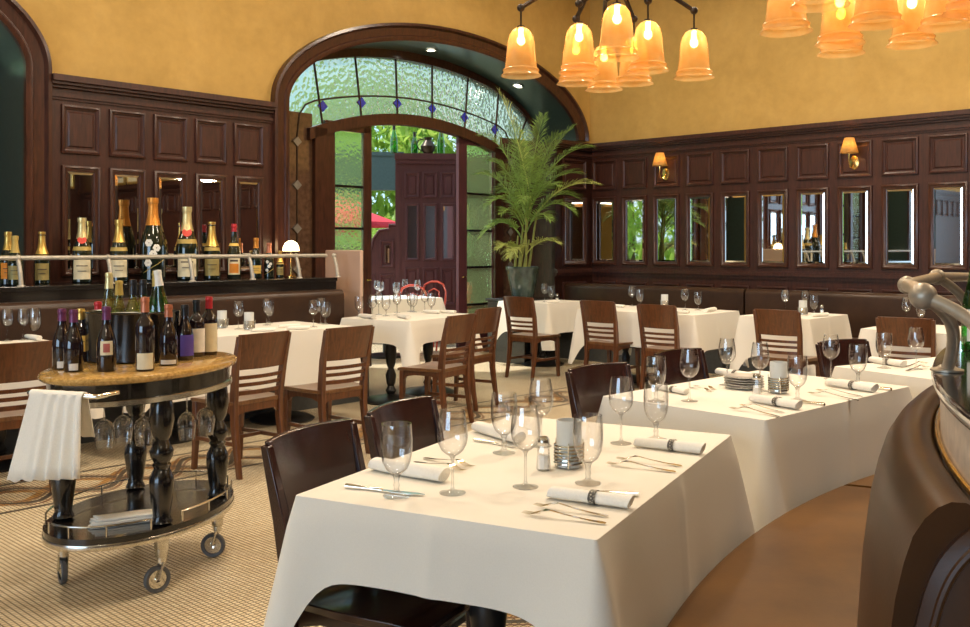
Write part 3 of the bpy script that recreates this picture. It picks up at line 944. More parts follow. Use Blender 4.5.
def cloth_thing(cx, cy, ang, L, W, lab, group, drop=.24, tip=.36, drops=None, seed=0, flare=.018, amp=.007, no_corner=()):
    """hanging cloth; sides 0:+x 1:+y 2:-x 3:-y; drops gives a drop per side"""
    rnd = random.Random(seed)
    D = drops or [drop] * 4
    hx, hy, rc = L / 2 + .003, W / 2 + .003, .008
    per = []    # (x, y, nx, ny, drop, corner factor)
    sides = [((hx, -hy + rc), (hx, hy - rc), (1, 0)), ((hx - rc, hy), (-hx + rc, hy), (0, 1)), ((-hx, hy - rc), (-hx, -hy + rc), (-1, 0)), ((-hx + rc, -hy), (hx - rc, -hy), (0, -1))]
    ph = [rnd.uniform(0, 6.28) for _ in range(8)]
    for k, (a, b_, nn) in enumerate(sides):
        ln = sqrt((a[0] - b_[0]) ** 2 + (a[1] - b_[1]) ** 2)
        n = max(10, int(ln / .022))
        Da, Db = D[k - 1], D[(k + 1) % 4]
        for i in range(n + 1):
            f = i / n; s = f * ln; e = min(s, ln - s)
            cf = exp(-(e / .06) ** 1.3)
            if (k if s > ln / 2 else (k - 1) % 4) in no_corner: cf *= .25
            fold = sin(s * 11 + ph[k]) * .6 + sin(s * 23 + ph[k + 4]) * .4
            per.append((a[0] + (b_[0] - a[0]) * f, a[1] + (b_[1] - a[1]) * f, nn[0], nn[1], D[k], cf, fold, f))
        # corner arc
        ccx, ccy = (b_[0] - nn[0] * rc, b_[1] - nn[1] * rc)
        for i in range(1, 6):
            th = i / 6 * pi / 2
            c0, s0 = nn; nx, ny = c0 * cos(th) - s0 * sin(th), c0 * sin(th) + s0 * cos(th)
            cf = 1 if k not in no_corner else .25
            per.append((ccx + nx * rc, ccy + ny * rc, nx, ny, D[k] * (1 - i / 6) + Db * i / 6, cf, 0, 0))
    rows = 10
    zt = .755
    P = []
    for j in range(rows + 1):
        f = j / rows; row = []
        for x, y, nx, ny, dd, cf, fold, s_ in per:
            h = dd + (tip - min(dd, tip)) * cf if tip > dd else dd
            out = flare * f + amp * fold * f ** 1.3 * (1 - cf) + cf * (.075 * f) + .007 * exp(-((s_ - .5) / .018) ** 2) * (f > 0)
            out += .006 * min(1, f * 6)
            row.append(Vector((x + nx * out, y + ny * out, zt - h * f - (.003 if j else 0))))
        P.append(row)
    b = MB()
    inner = [[Vector((x - nx * .006, y - ny * .006, zt + .0015)) for x, y, nx, ny, *_ in per]]
    V = [[b.v(p) for p in row] for row in inner + P]
    n = len(per)
    for a, c in zip(V, V[1:]):
        for i in range(n): b.face([a[i], a[(i + 1) % n], c[(i + 1) % n], c[i]])
    b.face(V[0])
    o = b.build('tablecloth', 'linen', None, (cx, cy, 0), ang, sharp=50)
    tag(o, lab, 'tablecloth', group)
    return o

def tabpos(F_, ang, L, W, side=1):
    ux, uy = cos(ang), sin(ang); vx, vy = -uy, ux
    return (F_[0] + ux * L / 2 + vx * side * W / 2, F_[1] + uy * L / 2 + vy * side * W / 2)

TABLES = {}
def tbl(key, cx, cy, ang, L, W, tl, cl, **kw):
    TABLES[key] = (cx, cy, ang, L, W)
    table_thing(cx, cy, ang, L, W, tl, 'pedestal tables under white cloths')
    cloth_thing(cx, cy, ang, L, W, cl, 'white tablecloths', seed=len(TABLES), **kw)

angs = {'N1': atan2(.89, .455), 'N2': atan2(.683, .73), 'N3': atan2(.5, .866)}
F1, F2 = (.2446, 2.093), (1.045, 3.54)
c = tabpos(F1, angs['N1'], 1.31, .825); tbl('N1', *c, angs['N1'], 1.31, .825, 'pedestal table nearest the camera under its cloth', 'white cloth on the table nearest the camera', drops=[.27, .24, .185, .37], tip=.40)
c = tabpos(F2, angs['N2'], 1.25, .78); tbl('N2', *c, angs['N2'], 1.25, .78, 'middle booth table under its cloth, with the small plates', 'white cloth on the middle booth table with the small plates', drops=[.27, .24, .23, .37], tip=.42)
c = tabpos((2.30, 4.42), angs['N3'], 1.2, .82); tbl('N3', *c, angs['N3'], 1.2, .82, 'farthest booth table, beyond the leather seat curve', 'white cloth on the farthest booth table, beside the bronze rail', drops=[.24, .24, .24, .36], tip=.36)
a3 = atan2(.86, .52)
c = tabpos((-.65, 8.23), a3, 1.06, .76); tbl('T3', *c, a3, 1.06, .76, 'table at the champagne bench end, pedestal showing', 'white cloth with pointed corner at the champagne bench end', drop=.20, tip=.42)
# champagne bench tables (wall frame)
for key, t0, t1, tl, cl in (('TL1', -.42, 1.42, 'long bench table in front of the champagne shelf, right of the trolley', 'white cloth on the long bench table right of the trolley'),
                            ('TL0', -2.6, -.75, 'bench table behind the wine trolley', 'white cloth on the bench table behind the wine trolley')):
    p = LW((t0 + t1) / 2, 1.38)
    tbl(key, p.x, p.y, AW, t1 - t0, .8, tl, cl, drop=.42, tip=.45)
# wall tables: front corners given; u1 = along wall, into the wall = U
aR = AW - pi / 2
def rtab(key, fc, L, W, tl, cl, **kw):
    # fc: front corner nearest the camera side; table extends away along -N (left) and along U (to the wall)
    cxy = Vector((fc[0], fc[1], 0)) - N * L / 2 + U * W / 2
    tbl(key, cxy.x, cxy.y, aR, L, W, tl, cl, **kw)
rtab('R1', (.716, 10.8), .76, .72, 'small corner table beside the potted palm', 'white cloth on the corner table beside the palm', drop=.34, tip=.52)
rtab('R2', (1.97, 8.95), 1.38, .86, 'double table along the long wall banquette', 'white cloth on the double wall table', drop=.34, tip=.56)
rtab('R4', (2.885, 8.46), .68, .84, 'small wall table facing the bench seam', 'white cloth on the small wall table by the bench seam', drop=.36, tip=.56)
rtab('R5', (3.55, 6.95), .80, .8, 'end wall table behind the bronze rail', 'white cloth on the end wall table behind the rail', drop=.3, tip=.5)

gn = 'dark chairs at the booth tables'
def nchair(key, px, py, lab):
    a = angs[key] - pi / 2
    x, y = G(px, py, .87)
    return chair_back(CD, x, y, a, lab, gn)
nchair('N1', 311, 430, 'dark chair pushed under the nearest table, nearer the camera')
nchair('N1', 401, 404, 'dark chair at the nearest table, beside the bench end chairs, top edge glinting blue')
nchair('N2', 598, 366, 'dark chair at the middle booth table, beside the nearest table corner')
nchair('N2', 678, 351, 'dark chair at the middle booth table, half hidden by its glasses')
nchair('N3', 842, 341, 'near black chair at the farthest booth table, behind two glasses')

# ------------------------------------------------------------ tableware prototypes
def shell(prof, th=.0012):
    """closed double-wall profile from an outer bowl profile (from bottom to rim)"""
    inn = [(max(0, r - th), z + (th if i == 0 else 0)) for i, (r, z) in enumerate(prof)]
    return prof + inn[::-1]
def wine_proto(seg=28):
    r = empty('wine_glass')
    b = MB(); b.lathe(shell([(.001, .098), (.016, .101), (.029, .112), (.038, .130), (.0405, .150), (.038, .178), (.0335, .205), (.0315, .217)]), seg); b.build('bowl', 'glass', r)
    b = MB(); b.lathe([(0, 0), (.034, 0), (.035, .0015), (.02, .004), (.006, .010), (.0036, .02), (.0034, .07), (.0042, .09), (.010, .099)], seg, cap1=True); b.build('stem', 'glass_solid', r)
    return Proto(r)
def goblet_proto(seg=28):
    r = empty('water_goblet')
    b = MB(); b.lathe(shell([(.001, .055), (.014, .058), (.028, .070), (.037, .090), (.041, .115), (.0415, .145), (.040, .170), (.0385, .187)], .0016), seg); b.build('bowl', 'glass', r)
    b = MB(); b.lathe([(0, 0), (.035, 0), (.036, .002), (.022, .005), (.009, .012), (.0065, .020), (.009, .028), (.0065, .036), (.008, .048), (.012, .056)], seg, cap1=True); b.build('stem', 'glass_solid', r)
    return Proto(r)
WG, GG = wine_proto(), goblet_proto()
def napkin_proto(band):
    r = empty('rolled_napkin')
    b = MB(); n = 20; L = .215
    rings = []
    for j in range(n + 1):
        x = -L / 2 + L * j / n
        rr = .0175 * (1 - .10 * sin(pi * j / n) if band else 1) * (.85 + .15 * sin(pi * min(1, j / n * 1.6) / 1.6))
        ring = []
        for i in range(18):
            a = 2 * pi * i / 18
            q = rr * (1 + .05 * sin(3 * a + j * .2))
            ring.append(Vector((x + .006 * sin(a) * (1 if j in (0, n) else 0), q * 1.25 * cos(a), .0175 + q * .95 * sin(a))))
        rings.append(ring)
    b.loops(rings); b.build('napkin_roll', 'napkin', r)
    # spiral end fold
    b = MB(); pts = [Vector((L / 2 + .001, (.004 + .0018 * k) * cos(k * .55), .0175 + (.003 + .0014 * k) * sin(k * .55))) for k in range(9)]
    b.tube(pts, .0009, 5); b.build('fold_edge', 'linen', r)
    if band:
        b = MB(); b.lathe([(.0172, -.009), (.0182, -.009), (.0182, .009), (.0172, .009)], 20, sx=.98, sy=1.27, T=Matrix.Translation((.012, 0, .0175)) @ Matrix.Rotation(pi / 2, 4, 'Y'))
        b.build('napkin_band', 'band', r)
    return Proto(r)
NB, NP = napkin_proto(True), napkin_proto(False)
def knife_proto():
    r = empty('table_knife')
    b = MB(); b.loops([[Vector((x, w_ / 2, .004 - h)), Vector((x, w_ / 2, .004 + h)), Vector((x, -w_ / 2, .004 + h)), Vector((x, -w_ / 2, .004 - h))] for x, w_, h in ((-.005, .014, .0012), (.03, .02, .0011), (.09, .02, .001), (.115, .011, .0009), (.12, .003, .0006))]); b.build('blade', 'silver', r)
    b = MB(); b.tube([(-.115, 0, .006), (-.10, 0, .006), (-.06, 0, .0055), (-.02, 0, .005), (-.004, 0, .004)], [.007, .0075, .005, .0058, .0045], 10); b.build('handle', 'silver', r)
    return Proto(r)
def fork_proto():
    r = empty('table_fork')
    b = MB()
    b.loops([[Vector((x, w_ / 2, z)), Vector((x, w_ / 2, z + .0022)), Vector((x, -w_ / 2, z + .0022)), Vector((x, -w_ / 2, z))] for x, w_, z in ((-.10, .010, .001), (-.09, .017, .0015), (-.05, .010, .004), (0, .006, .010), (.03, .007, .015), (.045, .022, .014), (.055, .024, .010))])
    b.build('handle', 'silver', r)
    for k in range(4):
        y = -.0095 + .0063 * k
        t = MB(); t.tube([(.054, y, .0108), (.075, y, .0045), (.098, y, .007)], [.0018, .0016, .0007], 6); t.build('tine', 'silver', r)
    return Proto(r)
KN, FK = knife_proto(), fork_proto()
def votive_proto():
    r = empty('votive_holder')
    b = MB(); b.lathe(shell([(.001, .004), (.036, .004), (.037, .02), (.037, .135), (.036, .138)], .003), 24); b.build('frosted_glass', 'frost', r)
    b = MB()
    pts = []
    for i in range(6 * 24 + 1):
        a = 2 * pi * i / 24; pts.append((.043 * cos(a), .043 * sin(a), .008 + .062 * i / 144))
    b.tube(pts, .0032, 6)
    for k in range(3):
        a = k * 2.094 + .4; b.tube([(.046 * cos(a), .046 * sin(a), 0), (.046 * cos(a), .046 * sin(a), .078)], .002, 6)
    b.build('wire_coil', 'chrome', r)
    b = MB(); b.lathe([(0, .007), (.03, .007), (.03, .04), (.0, .04)], 18); b.build('candle', 'petal', r)
    return Proto(r)
VT = votive_proto()
def shaker_proto():
    r = empty('salt_shaker')
    b = MB(); b.lathe([(0, 0), (.019, 0), (.021, .004), (.020, .03), (.017, .065), (.015, .075), (0, .075)], 8); b.build('glass_body', 'glass', r)
    b = MB(); b.lathe([(0, .005), (.0165, .005), (.0165, .045), (0, .046)], 8); b.build('salt_fill', 'petal', r)
    b = MB(); b.lathe([(.0165, .072), (.0175, .074), (.0175, .088), (.012, .096), (0, .097)], 18); b.build('screw_cap', 'steel', r)
    return Proto(r)
SS = shaker_proto()
def plates(key, px, py, n, grp):
    x, y = G(px, py, TZ)
    for i in range(n):
        b = MB(); b.lathe([(0, .001), (.045, 0), (.05, .002), (.088, .0085), (.09, .0105), (.086, .0105), (.05, .005), (0, .004)], 36)
        o = b.build('side_plate', 'china', None, (x + random.uniform(-.002, .002), y + random.uniform(-.002, .002), TZ + .0115 * i), 0)
        w_ = ['lowest', 'second lowest', 'middle', 'second highest', 'topmost'][i]
        tag(o, f'small white side plate, {w_} in the stack on the middle booth table', 'plate', 'stack of side plates')

TZ = .7572
PLACE = {'N1': 'on the table nearest the camera', 'N2': 'on the middle booth table', 'N3': 'on the farthest booth table by the rail',
         'T3': 'on the champagne bench end table', 'TL1': 'on the long champagne bench table', 'TL0': 'on the bench table behind the trolley',
         'R1': 'on the corner table by the palm', 'R2': 'on the double wall table', 'R4': 'on the small wall table', 'R5': 'on the end wall table'}
KINDS = {'w': (WG, 'stemmed wine glass', 'wine glass', 'wine glasses'), 'g': (GG, 'thick-stemmed water goblet', 'water goblet', 'water goblets'),
         'v': (VT, 'frosted votive glass in a wire coil', 'candle holder', 'votive holders'), 's': (SS, 'glass salt shaker', 'salt shaker', 'salt shakers'),
         'n': (NB, 'rolled white napkin with dark band', 'napkin', 'rolled napkins'), 'p': (NP, 'plain rolled white napkin', 'napkin', 'rolled napkins'),
         'k': (KN, 'silver table knife', 'knife', 'table knives'), 'f': (FK, 'silver table fork', 'fork', 'table forks')}
def clampt(key, x, y, m):
    cx, cy, a, L, W = TABLES[key]
    dx, dy = x - cx, y - cy
    u = dx * cos(a) + dy * sin(a); v = -dx * sin(a) + dy * cos(a)
    u = max(-L / 2 + m, min(L / 2 - m, u)); v = max(-W / 2 + m, min(W / 2 - m, v))
    return cx + u * cos(a) - v * sin(a), cy + u * sin(a) + v * cos(a)
def put(key, kind, px, py, rz=None, s=1.0, ends=None):
    P, ph, cat, grp = KINDS[kind]
    if ends:
        (x0, y0), (x1, y1) = G(*ends[0], TZ + .008), G(*ends[1], TZ + .008)
        x, y, rz = (x0 + x1) / 2, (y0 + y1) / 2, atan2(y1 - y0, x1 - x0)
        s = max(.85, min(1.2, sqrt((x1 - x0) ** 2 + (y1 - y0) ** 2) / {'f': .2, 'k': .235}.get(kind, .215)))
    else: x, y = G(px, py, TZ)
    x, y = clampt(key, x, y, .038 if kind in 'wgvs' else .06)
    o = P.put((x, y, TZ), rz or 0)
    if s != 1: o.scale = (s, s, s)
    later(o, ph, PLACE[key], cat, grp + ' ' + PLACE[key])
    return o

for k, px, py in (('g', 396.5, 496), ('w', 452.5, 493), ('g', 504, 453), ('w', 541, 446), ('w', 525.5, 487), ('g', 588, 483.5), ('w', 621, 443.5), ('g', 656, 439.5),
                  ('s', 543.5, 470), ('v', 569, 467)): put('N1', k, px, py)
put('N1', 'p', 0, 0, ends=((372, 467), (446, 480)))
put('N1', 'p', 0, 0, ends=((476, 429), (520, 442)))
put('N1', 'n', 0, 0, ends=((550, 495), (631, 506)))
put('N1', 'n', 0, 0, ends=((636, 444), (703, 452)))
put('N1', 'k', 0, 0, ends=((345, 485), (424, 493)))
put('N1', 'k', 0, 0, ends=((640, 494), (560, 487)))
put('N1', 'k', 0, 0, ends=((476, 439), (520, 446)))
for e in (((414, 460), (466, 470)), ((424, 456), (474, 466)), ((606, 521), (522, 511)), ((608, 514), (534, 503)), ((676, 470), (606, 462)), ((682, 464), (616, 457))): put('N1', 'f', 0, 0, ends=e)

for k, px, py in (('g', 648, 403), ('w', 689.5, 401), ('w', 727, 385), ('w', 760, 391), ('g', 797.5, 400.5), ('w', 831, 379), ('g', 858, 384.5),
                  ('s', 757, 396), ('v', 778.5, 393)): put('N2', k, px, py)
put('N2', 'n', 0, 0, ends=((752, 400), (799, 408)))
put('N2', 'n', 0, 0, ends=((828, 384), (875, 391)))
put('N2', 'n', 0, 0, ends=((718, 373), (752, 379)))
put('N2', 'n', 0, 0, ends=((658, 388), (686, 393)))
put('N2', 'k', 0, 0, ends=((825, 404), (775, 397)))
put('N2', 'k', 0, 0, ends=((892, 389), (842, 383)))
for e in (((779, 415), (730, 407)), ((784, 411), (740, 404)), ((858, 399), (808, 392)), ((862, 395), (816, 389)), ((690, 386), (712, 391)), ((694, 384), (716, 389))): put('N2', 'f', 0, 0, ends=e)
plates('N2', 744, 388, 5, '')
for k, px, py in (('g', 884, 368), ('w', 916, 369)): put('N3', k, px, py)
put('N3', 'n', 0, 0, ends=((871, 361), (904, 366)))
for e in (((904, 366), (928, 362)), ((905, 370), (929, 366))): put('N3', 'f', 0, 0, ends=e)

for k, px, py in (('g', 347, 316), ('w', 365, 314), ('w', 379, 312), ('g', 386, 316), ('w', 397, 315), ('g', 413.5, 312), ('w', 425, 312), ('g', 444, 311), ('g', 392, 309), ('w', 372, 319)): put('T3', k, px, py)
for e in (((396, 316), (411, 319)), ((424, 312), (440, 313)), ((440, 312), (455, 313)), ((347, 317), (369, 320))): put('T3', 'p', 0, 0, ends=e)
for k, px, py in (('w', 238.5, 329), ('w', 267, 325), ('v', 249, 330), ('w', 313.5, 327), ('g', 329.5, 324), ('g', 258, 322), ('w', 346, 322)): put('TL1', k, px, py)
for e in (((253, 331), (273, 330)), ((280, 327), (298, 326)), ((298, 330), (318, 329))): put('TL1', 'p', 0, 0, ends=e)
for k, px, py in (('w', 6, 337), ('g', 47.5, 336), ('w', 56, 334), ('w', -10, 338), ('v', 222, 328)): put('TL0' if px < 200 else 'TL1', k, px, py)
put('TL0', 'p', 0, 0, ends=((32, 335), (44, 337)))
for k, px, py in (('w', 544.7, 302), ('g', 551.5, 302), ('s', 557, 302)): put('R1', k, px, py)
put('R1', 'p', 0, 0, ends=((560, 303), (572, 302.5)))
for k, px, py in (('w', 632, 306), ('g', 640, 307), ('w', 685, 310), ('g', 698, 310), ('v', 668, 307)): put('R2', k, px, py)
for e in (((613, 306), (624, 307)), ((704, 312), (716, 310)), ((676, 312), (688, 313))): put('R2', 'p', 0, 0, ends=e)
for k, px, py in (('w', 785, 312), ('w', 791, 311), ('w', 810, 312), ('g', 814, 315), ('v', 803, 315), ('s', 822, 315)): put('R4', k, px, py)
put('R4', 'p', 0, 0, ends=((825, 317), (840, 316)))
for k, px, py in (('w', 915, 322), ('g', 922, 324)): put('R5', k, px, py)

# ------------------------------------------------------------ champagne bench, shelf, rail
SZ = 1.112
x0b, x1b = -4.2, 2.14
r = empty('wall_banquette', LOC_L, RZ_L)
def round_slab(b, x0, x1, y0, y1, z0, z1, rr=.04, n=5):
    poly = []
    for cy_, cz_, a0 in ((y1 - rr, z1 - rr, 0), (y0 + rr, z1 - rr, pi / 2), (y0 + rr, z0 + rr, pi), (y1 - rr, z0 + rr, 1.5 * pi)):
        for i in range(n + 1):
            a = a0 + pi / 2 * i / n; poly.append((cy_ + rr * cos(a), cz_ + rr * sin(a)))
    b.loops([[Vector((x, y, z)) for y, z in poly] for x in (x0, x1)])
b = MB(); round_slab(b, x0b, x1b, -.76, -.60, .44, 1.00, .06); b.build('backrest', 'bancleather', r, sharp=30)
b = MB(); round_slab(b, x0b, x1b, -1.15, -.66, .33, .46, .045); b.build('seat_cushion', 'bancleather', r, sharp=30)
b = MB(); b.box(x0b, x1b, -1.12, -.6, 0, .33); b.build('plinth', 'slate', r)
tag(r, 'long brown leather banquette below the champagne shelf', 'banquette')
r = empty('bottle_shelf', LOC_L, RZ_L)
b = MB(); b.box(x0b, x1b, -.66, -.04, SZ - .035, SZ); b.build('shelf_board', 'black', r, bevel=.004)
b = MB(); b.box(x0b, x1b, -.64, -.04, 0, SZ - .035); b.build('shelf_front', 'black', r)
tag(r, 'black ledge shelf holding champagne bottles above the leather bench', 'shelf')
r = empty('gallery_rail', LOC_L, RZ_L)
RZT = 1.318
b = MB(); b.tube([(x0b, -.50, RZT), (2.0, -.50, RZT), (2.13, -.50, RZT)], .018, 12); b.build('rail_tube', 'railgrey', r)
for px in (-60, 18, 108, 189, 249, 296, 334):
    s = (px - CXP) / F; Q = P0 + N * .5; t = (s * Q.y - Q.x) / (U.x - s * U.y)
    b = MB(); b.tube([(t, -.56, SZ + .003), (t, -.545, SZ + .08), (t, -.525, SZ + .15), (t, -.50, RZT - .005)], [.018, .017, .016, .016], 10); b.lathe([(0, 0), (.03, 0), (.024, .008), (0, .01)], 14, (t, -.56, SZ)); b.sphere((t, -.50, RZT), .025, 12, 8); b.build('post', 'railgrey', r)
tag(r, 'brushed metal gallery rail along the champagne shelf', 'rail')
b = MB(); b.box(2.40, 2.44, -.68, -.12, 0, 1.37)
o = b.build('bench_end_panel', 'pinkpanel', None, LOC_L, RZ_L, bevel=.012); tag(o, 'pale pinkish end panel closing off the champagne shelf', 'bench end panel')

def shelf_t(px, d):
    s = (px - CXP) / F; Q = P0 + N * d; return (s * Q.y - Q.x) / (U.x - s * U.y)
SB = [  # px, top, kind, foil, label, foilk, seal, labz, label text
    (8, 232, 'champ', 'foilgold', 'labelorange', .34, None, (.12, .42), 'gold-foiled champagne bottle with bright orange label at the shelf start', None, .30),
    (15, 236, 'champ', 'umbergold', 'labelgold', .34, None, (.12, .40), 'dark-necked champagne bottle tucked beside the orange label one', None, .40),
    (42, 232, 'champ', 'foilgold', 'labelgold', .42, None, (.08, .40), 'gold-foiled champagne bottle with dull gold label, standing alone', None, .30),
    (82, 218, 'champ', 'foilpale', 'labelcream', .32, 'sealred', (.06, .38), 'champagne bottle with red neck seal and large cream label', None, .30),
    (119, 220, 'champ', 'foilgold', 'labelcream', .36, None, (.08, .36), 'pale gold-foiled champagne bottle with folded cream label', None, .30),
    (153, 198, 'champ', 'foilorange', None, .33, None, (.1, .3), 'largest champagne bottle, with painted white flowers', 'flowers', .30),
    (187, 207, 'champ', 'foilpale', 'labelcream', .33, 'sealred', (.05, .36), 'tall champagne bottle with red seal and cream label beside the flowered one', None, .30),
    (212, 222, 'champ', 'foilgold', 'labelgold', .42, None, (.07, .36), 'gold-foiled champagne bottle with dark bronze label', None, .30),
    (234, 224, 'burg', 'foilred', 'labelcream', .14, None, (.08, .44), 'wine bottle with red capsule and orange printed label', 'orange', .30),
    (256, 238, 'champ', 'foilorange', 'labelyellow', .25, None, (.12, .32), 'small dark champagne bottle with yellow label', None, .28),
    (269, 243, 'champ', 'foilrose', None, .28, None, (.1, .3), 'small champagne bottle with rose foil and painted flowers', 'flowers', .28),
    (280, 251, 'champ', 'foilgold', 'labelgold', .42, None, (.1, .4), 'smallest gold-foiled champagne bottle near the glowing lamp', None, .28)]
for px, top, kind, foil, lab, fk, seal, lz, text, extra, d in SB:
    t = shelf_t(px, d); p = LW(t, d, SZ)
    H = (CAMH + (HOR - top) / F * p.y) - SZ
    rad = H * (.145 if kind == 'champ' else .125)
    o = bottle_thing('champagne_bottle' if kind == 'champ' else 'wine_bottle', H, rad, kind, 'darkbottle', foil, lab, fk, seal, lz, 1.9, extra if extra == 'orange' else None,
                     nf=(.50, .56, 'umbergold') if kind == 'champ' and extra is None else ((.60, .65, 'labelyellow') if kind == 'burg' else None))
    o.location = p; o.rotation_euler = (0, 0, atan2(p.y, p.x) - pi / 2)
    if extra == 'flowers':
        for k, (az, z) in enumerate(((-1.9, .46), (-1.3, .40), (-1.55, .33), (-1.95, .22))):
            f = MB()
            fr = rad * (1.0 if z < .42 else .96); ps = rad * .24
            T = Matrix.Rotation(az + pi / 2, 4, 'Z') @ Matrix.Translation((0, -fr - .002, z * H)) @ Matrix.Rotation(pi / 2, 4, 'X')
            for q in range(6):
                a = q * pi / 3
                f.lathe([(0, 0), (ps * .55, 0), (ps * .6, .002), (0, .003)], 8, T=T @ Matrix.Translation((ps * .75 * cos(a), ps * .75 * sin(a), 0)))
            f.build('painted_flower', 'petal', o)
        f = MB(); f.tube([Vector((rad * 1.0 * cos(a), rad * 1.0 * sin(a), (.1 + .09 * (a + 2.4)) * H)) for a in [-2.4 + 1.8 * i / 16 for i in range(17)]], .0035, 5); f.build('painted_stem', 'umbergold', o)
    tag(o, text, 'bottle', 'bottles on the champagne shelf')

# small glowing lamp at the shelf end
p = LW(shelf_t(291, .28), .28, SZ)
r = empty('table_lamp', p)
b = MB(); b.lathe([(0, 0), (.05, 0), (.05, .01), (.012, .025), (.008, .06), (.008, .28)], 16); b.build('base', 'brass', r)
b = MB(); b.lathe([(.078, .25), (.072, .29), (.055, .325), (.025, .345), (.0, .35)], 20, ); b.build('lamp_shade', 'lampglow', r, solid=.003)
tag(r, 'small glowing dome lamp at the end of the champagne shelf', 'lamp')

# ------------------------------------------------------------ long wall banquettes
def wall_bench(k0, k1, lab):
    r = empty('wall_banquette', LOC_R, RZ_R)
    b = MB(); round_slab(b, k0, k1, -.62, -.42, .42, .925, .06); b.build('backrest', 'bancleather', r, sharp=30)
    b = MB(); round_slab(b, k0, k1, -1.12, -.5, .33, .46, .045); b.build('seat_cushion', 'bancleather', r, sharp=30)
    b = MB(); b.box(k0 + .01, k1 - .01, -1.07, -.3, 0, .33); b.build('plinth', 'slate', r)
    b = MB(); b.box(k0, k1, -.43, -.03, .30, .90); b.build('back_case', 'mahogany', r)
    tag(r, lab, 'banquette', 'banquettes along the long panelled wall')
ks = .0
def rw_k(px, d):
    s = (px - CXP) / F; Q = C0 - U * d; return (s * Q.y - Q.x) / (N.x - s * N.y)
ks = rw_k(745, .6)
wall_bench(.02, ks - .012, 'brown leather wall banquette from the palm corner to the seam')
wall_bench(ks + .012, 10, 'brown leather wall banquette from the seam towards the bronze rail')

# sconces
def sconce(k, lab):
    r = empty('wall_sconce', RW(k, .04), RZ_R)
    b = MB(); b.lathe([(0, 0), (.055, .0), (.05, .012), (.02, .02), (0, .022)], 20, sx=1, sy=1.5, T=Matrix.Translation((0, 0, 2.33)) @ Matrix.Rotation(pi / 2, 4, 'X')); b.build('backplate', 'brass', r)
    b = MB(); b.tube([(0, -.02, 2.32), (0, -.06, 2.27), (0, -.12, 2.27), (0, -.145, 2.31), (0, -.145, 2.42)], [.007] * 4 + [.011], 8); b.build('arm', 'brass', r)
    b = MB(); b.lathe([(.095, 2.425), (.05, 2.59)], 28, (0, -.145, 0)); b.build('lamp_shade', 'shade', r, solid=.002)
    b = MB(); b.sphere((0, -.145, 2.50), .022, 12, 8); b.build('bulb', M['bulb_s'], r)
    tag(r, lab, 'wall lamp', 'brass wall sconces')
M['bulb_s'] = emit('lit sconce bulb', (1, .74, .30), 190)
sconce(RCEN[2], 'brass sconce with yellow shade nearer the palm corner')
sconce(RCEN[7], 'brass sconce with yellow shade above the end wall tables')

# pictures on the rear wall (seen in the shelf mirrors)
for i, (loc, rz) in enumerate(((RW(13.75, .05, 2.85), RZ_R), (RW(13.1, .05, 2.85), RZ_R), (RW(11.5, .05, 2.85), RZ_R), (LW(6.5, 15.90, 2.85), RZ_L + pi))):
    r = empty('framed_picture', loc, rz)
    b = MB(); rect_ring(b, -.27, .27, 0, .8, [(0, 0), (0, -.03), (.045, -.035), (.06, -.02)]); b.build('frame', 'foilgold', r)
    b = MB(); b.box(-.22, .22, -.018, -.010, .05, .75); q = b.build('mat_board', 'labelcream', r)
    b = MB(); b.box(-.14, .14, -.022, -.018, .16, .64); b.build('print', 'picpaper', q)
    tag(r, f'gold framed picture high on the dark panelling, {ORD[i]} of those reflected in shelf mirrors', 'picture', 'framed pictures at the back of the room')
b = MB(); b.box(10, 16, -.05, 0, 2.79, 4.2); struct(b.build('trim_10', 'mahogany', None, LOC_R, RZ_R))  # unseen panelling added above the wainscot to darken the shelf mirrors' reflections
b = MB(); b.box(-14, TC, -16, -15.93, 0, 4.2); struct(b.build('trim_8', 'mahogany', None, LOC_L, RZ_L))  # unseen rear panelling, carried up high so the shelf mirrors reflect dark

# ------------------------------------------------------------ curved booth
def arcsweep(b, sec, a0, a1, n, cap=True):
    rings = []
    for i in range(n + 1):
        a = radians(a0 + (a1 - a0) * i / n)
        rings.append([Vector((r_ * cos(a), r_ * sin(a), z)) for r_, z in sec])
    b.loops(rings, True, cap, cap)
    return b
EA = 166.0
r = empty('curved_booth', CC)
def rsec(r0, r1, z0, z1, rr, n=5, crown=0):
    poly = []
    for cr, cz_, a0 in ((r1 - rr, z1 - rr, 0), (r0 + rr, z1 - rr, pi / 2), (r0 + rr, z0 + rr, pi), (r1 - rr, z0 + rr, 1.5 * pi)):
        for i in range(n + 1):
            a = a0 + pi / 2 * i / n; poly.append((cr + rr * cos(a), cz_ + rr * sin(a)))
    return poly
def seat_sec():
    p = []
    for i in range(7): a = pi / 2 * i / 6; p.append((4.52 + .045 * cos(a), .40 + .05 * sin(a)))
    for i in range(1, 6): p.append((4.52 - .45 * i / 5, .45 + .012 * sin(pi * i / 5)))
    return p + [(4.0, .45), (4.0, .30), (4.55, .30)]
b = MB(); arcsweep(b, seat_sec(), 134.9, EA + 3, 60); b.build('seat_cushion', 'seatleather', r, sharp=40)
b = MB(); arcsweep(b, seat_sec(), 96, 134.5, 50); b.build('seat_cushion', 'seatleather', r, sharp=40)
b = MB(); arcsweep(b, [(4.46, 0), (4.46, .30), (3.7, .30), (3.7, 0)], 96, EA + 3, 60); b.build('base', 'black', r)
back = [(4.095, .42), (4.10, .55), (4.09, .70), (4.075, .82), (4.062, .88), (4.048, .925), (4.03, .955), (4.01, .975), (3.99, .985), (3.968, .985), (3.95, .977), (3.938, .962), (3.93, .92), (3.92, .42)]
b = MB(); arcsweep(b, back, 96, EA, 90); b.build('backrest', 'leather', r, sharp=50)
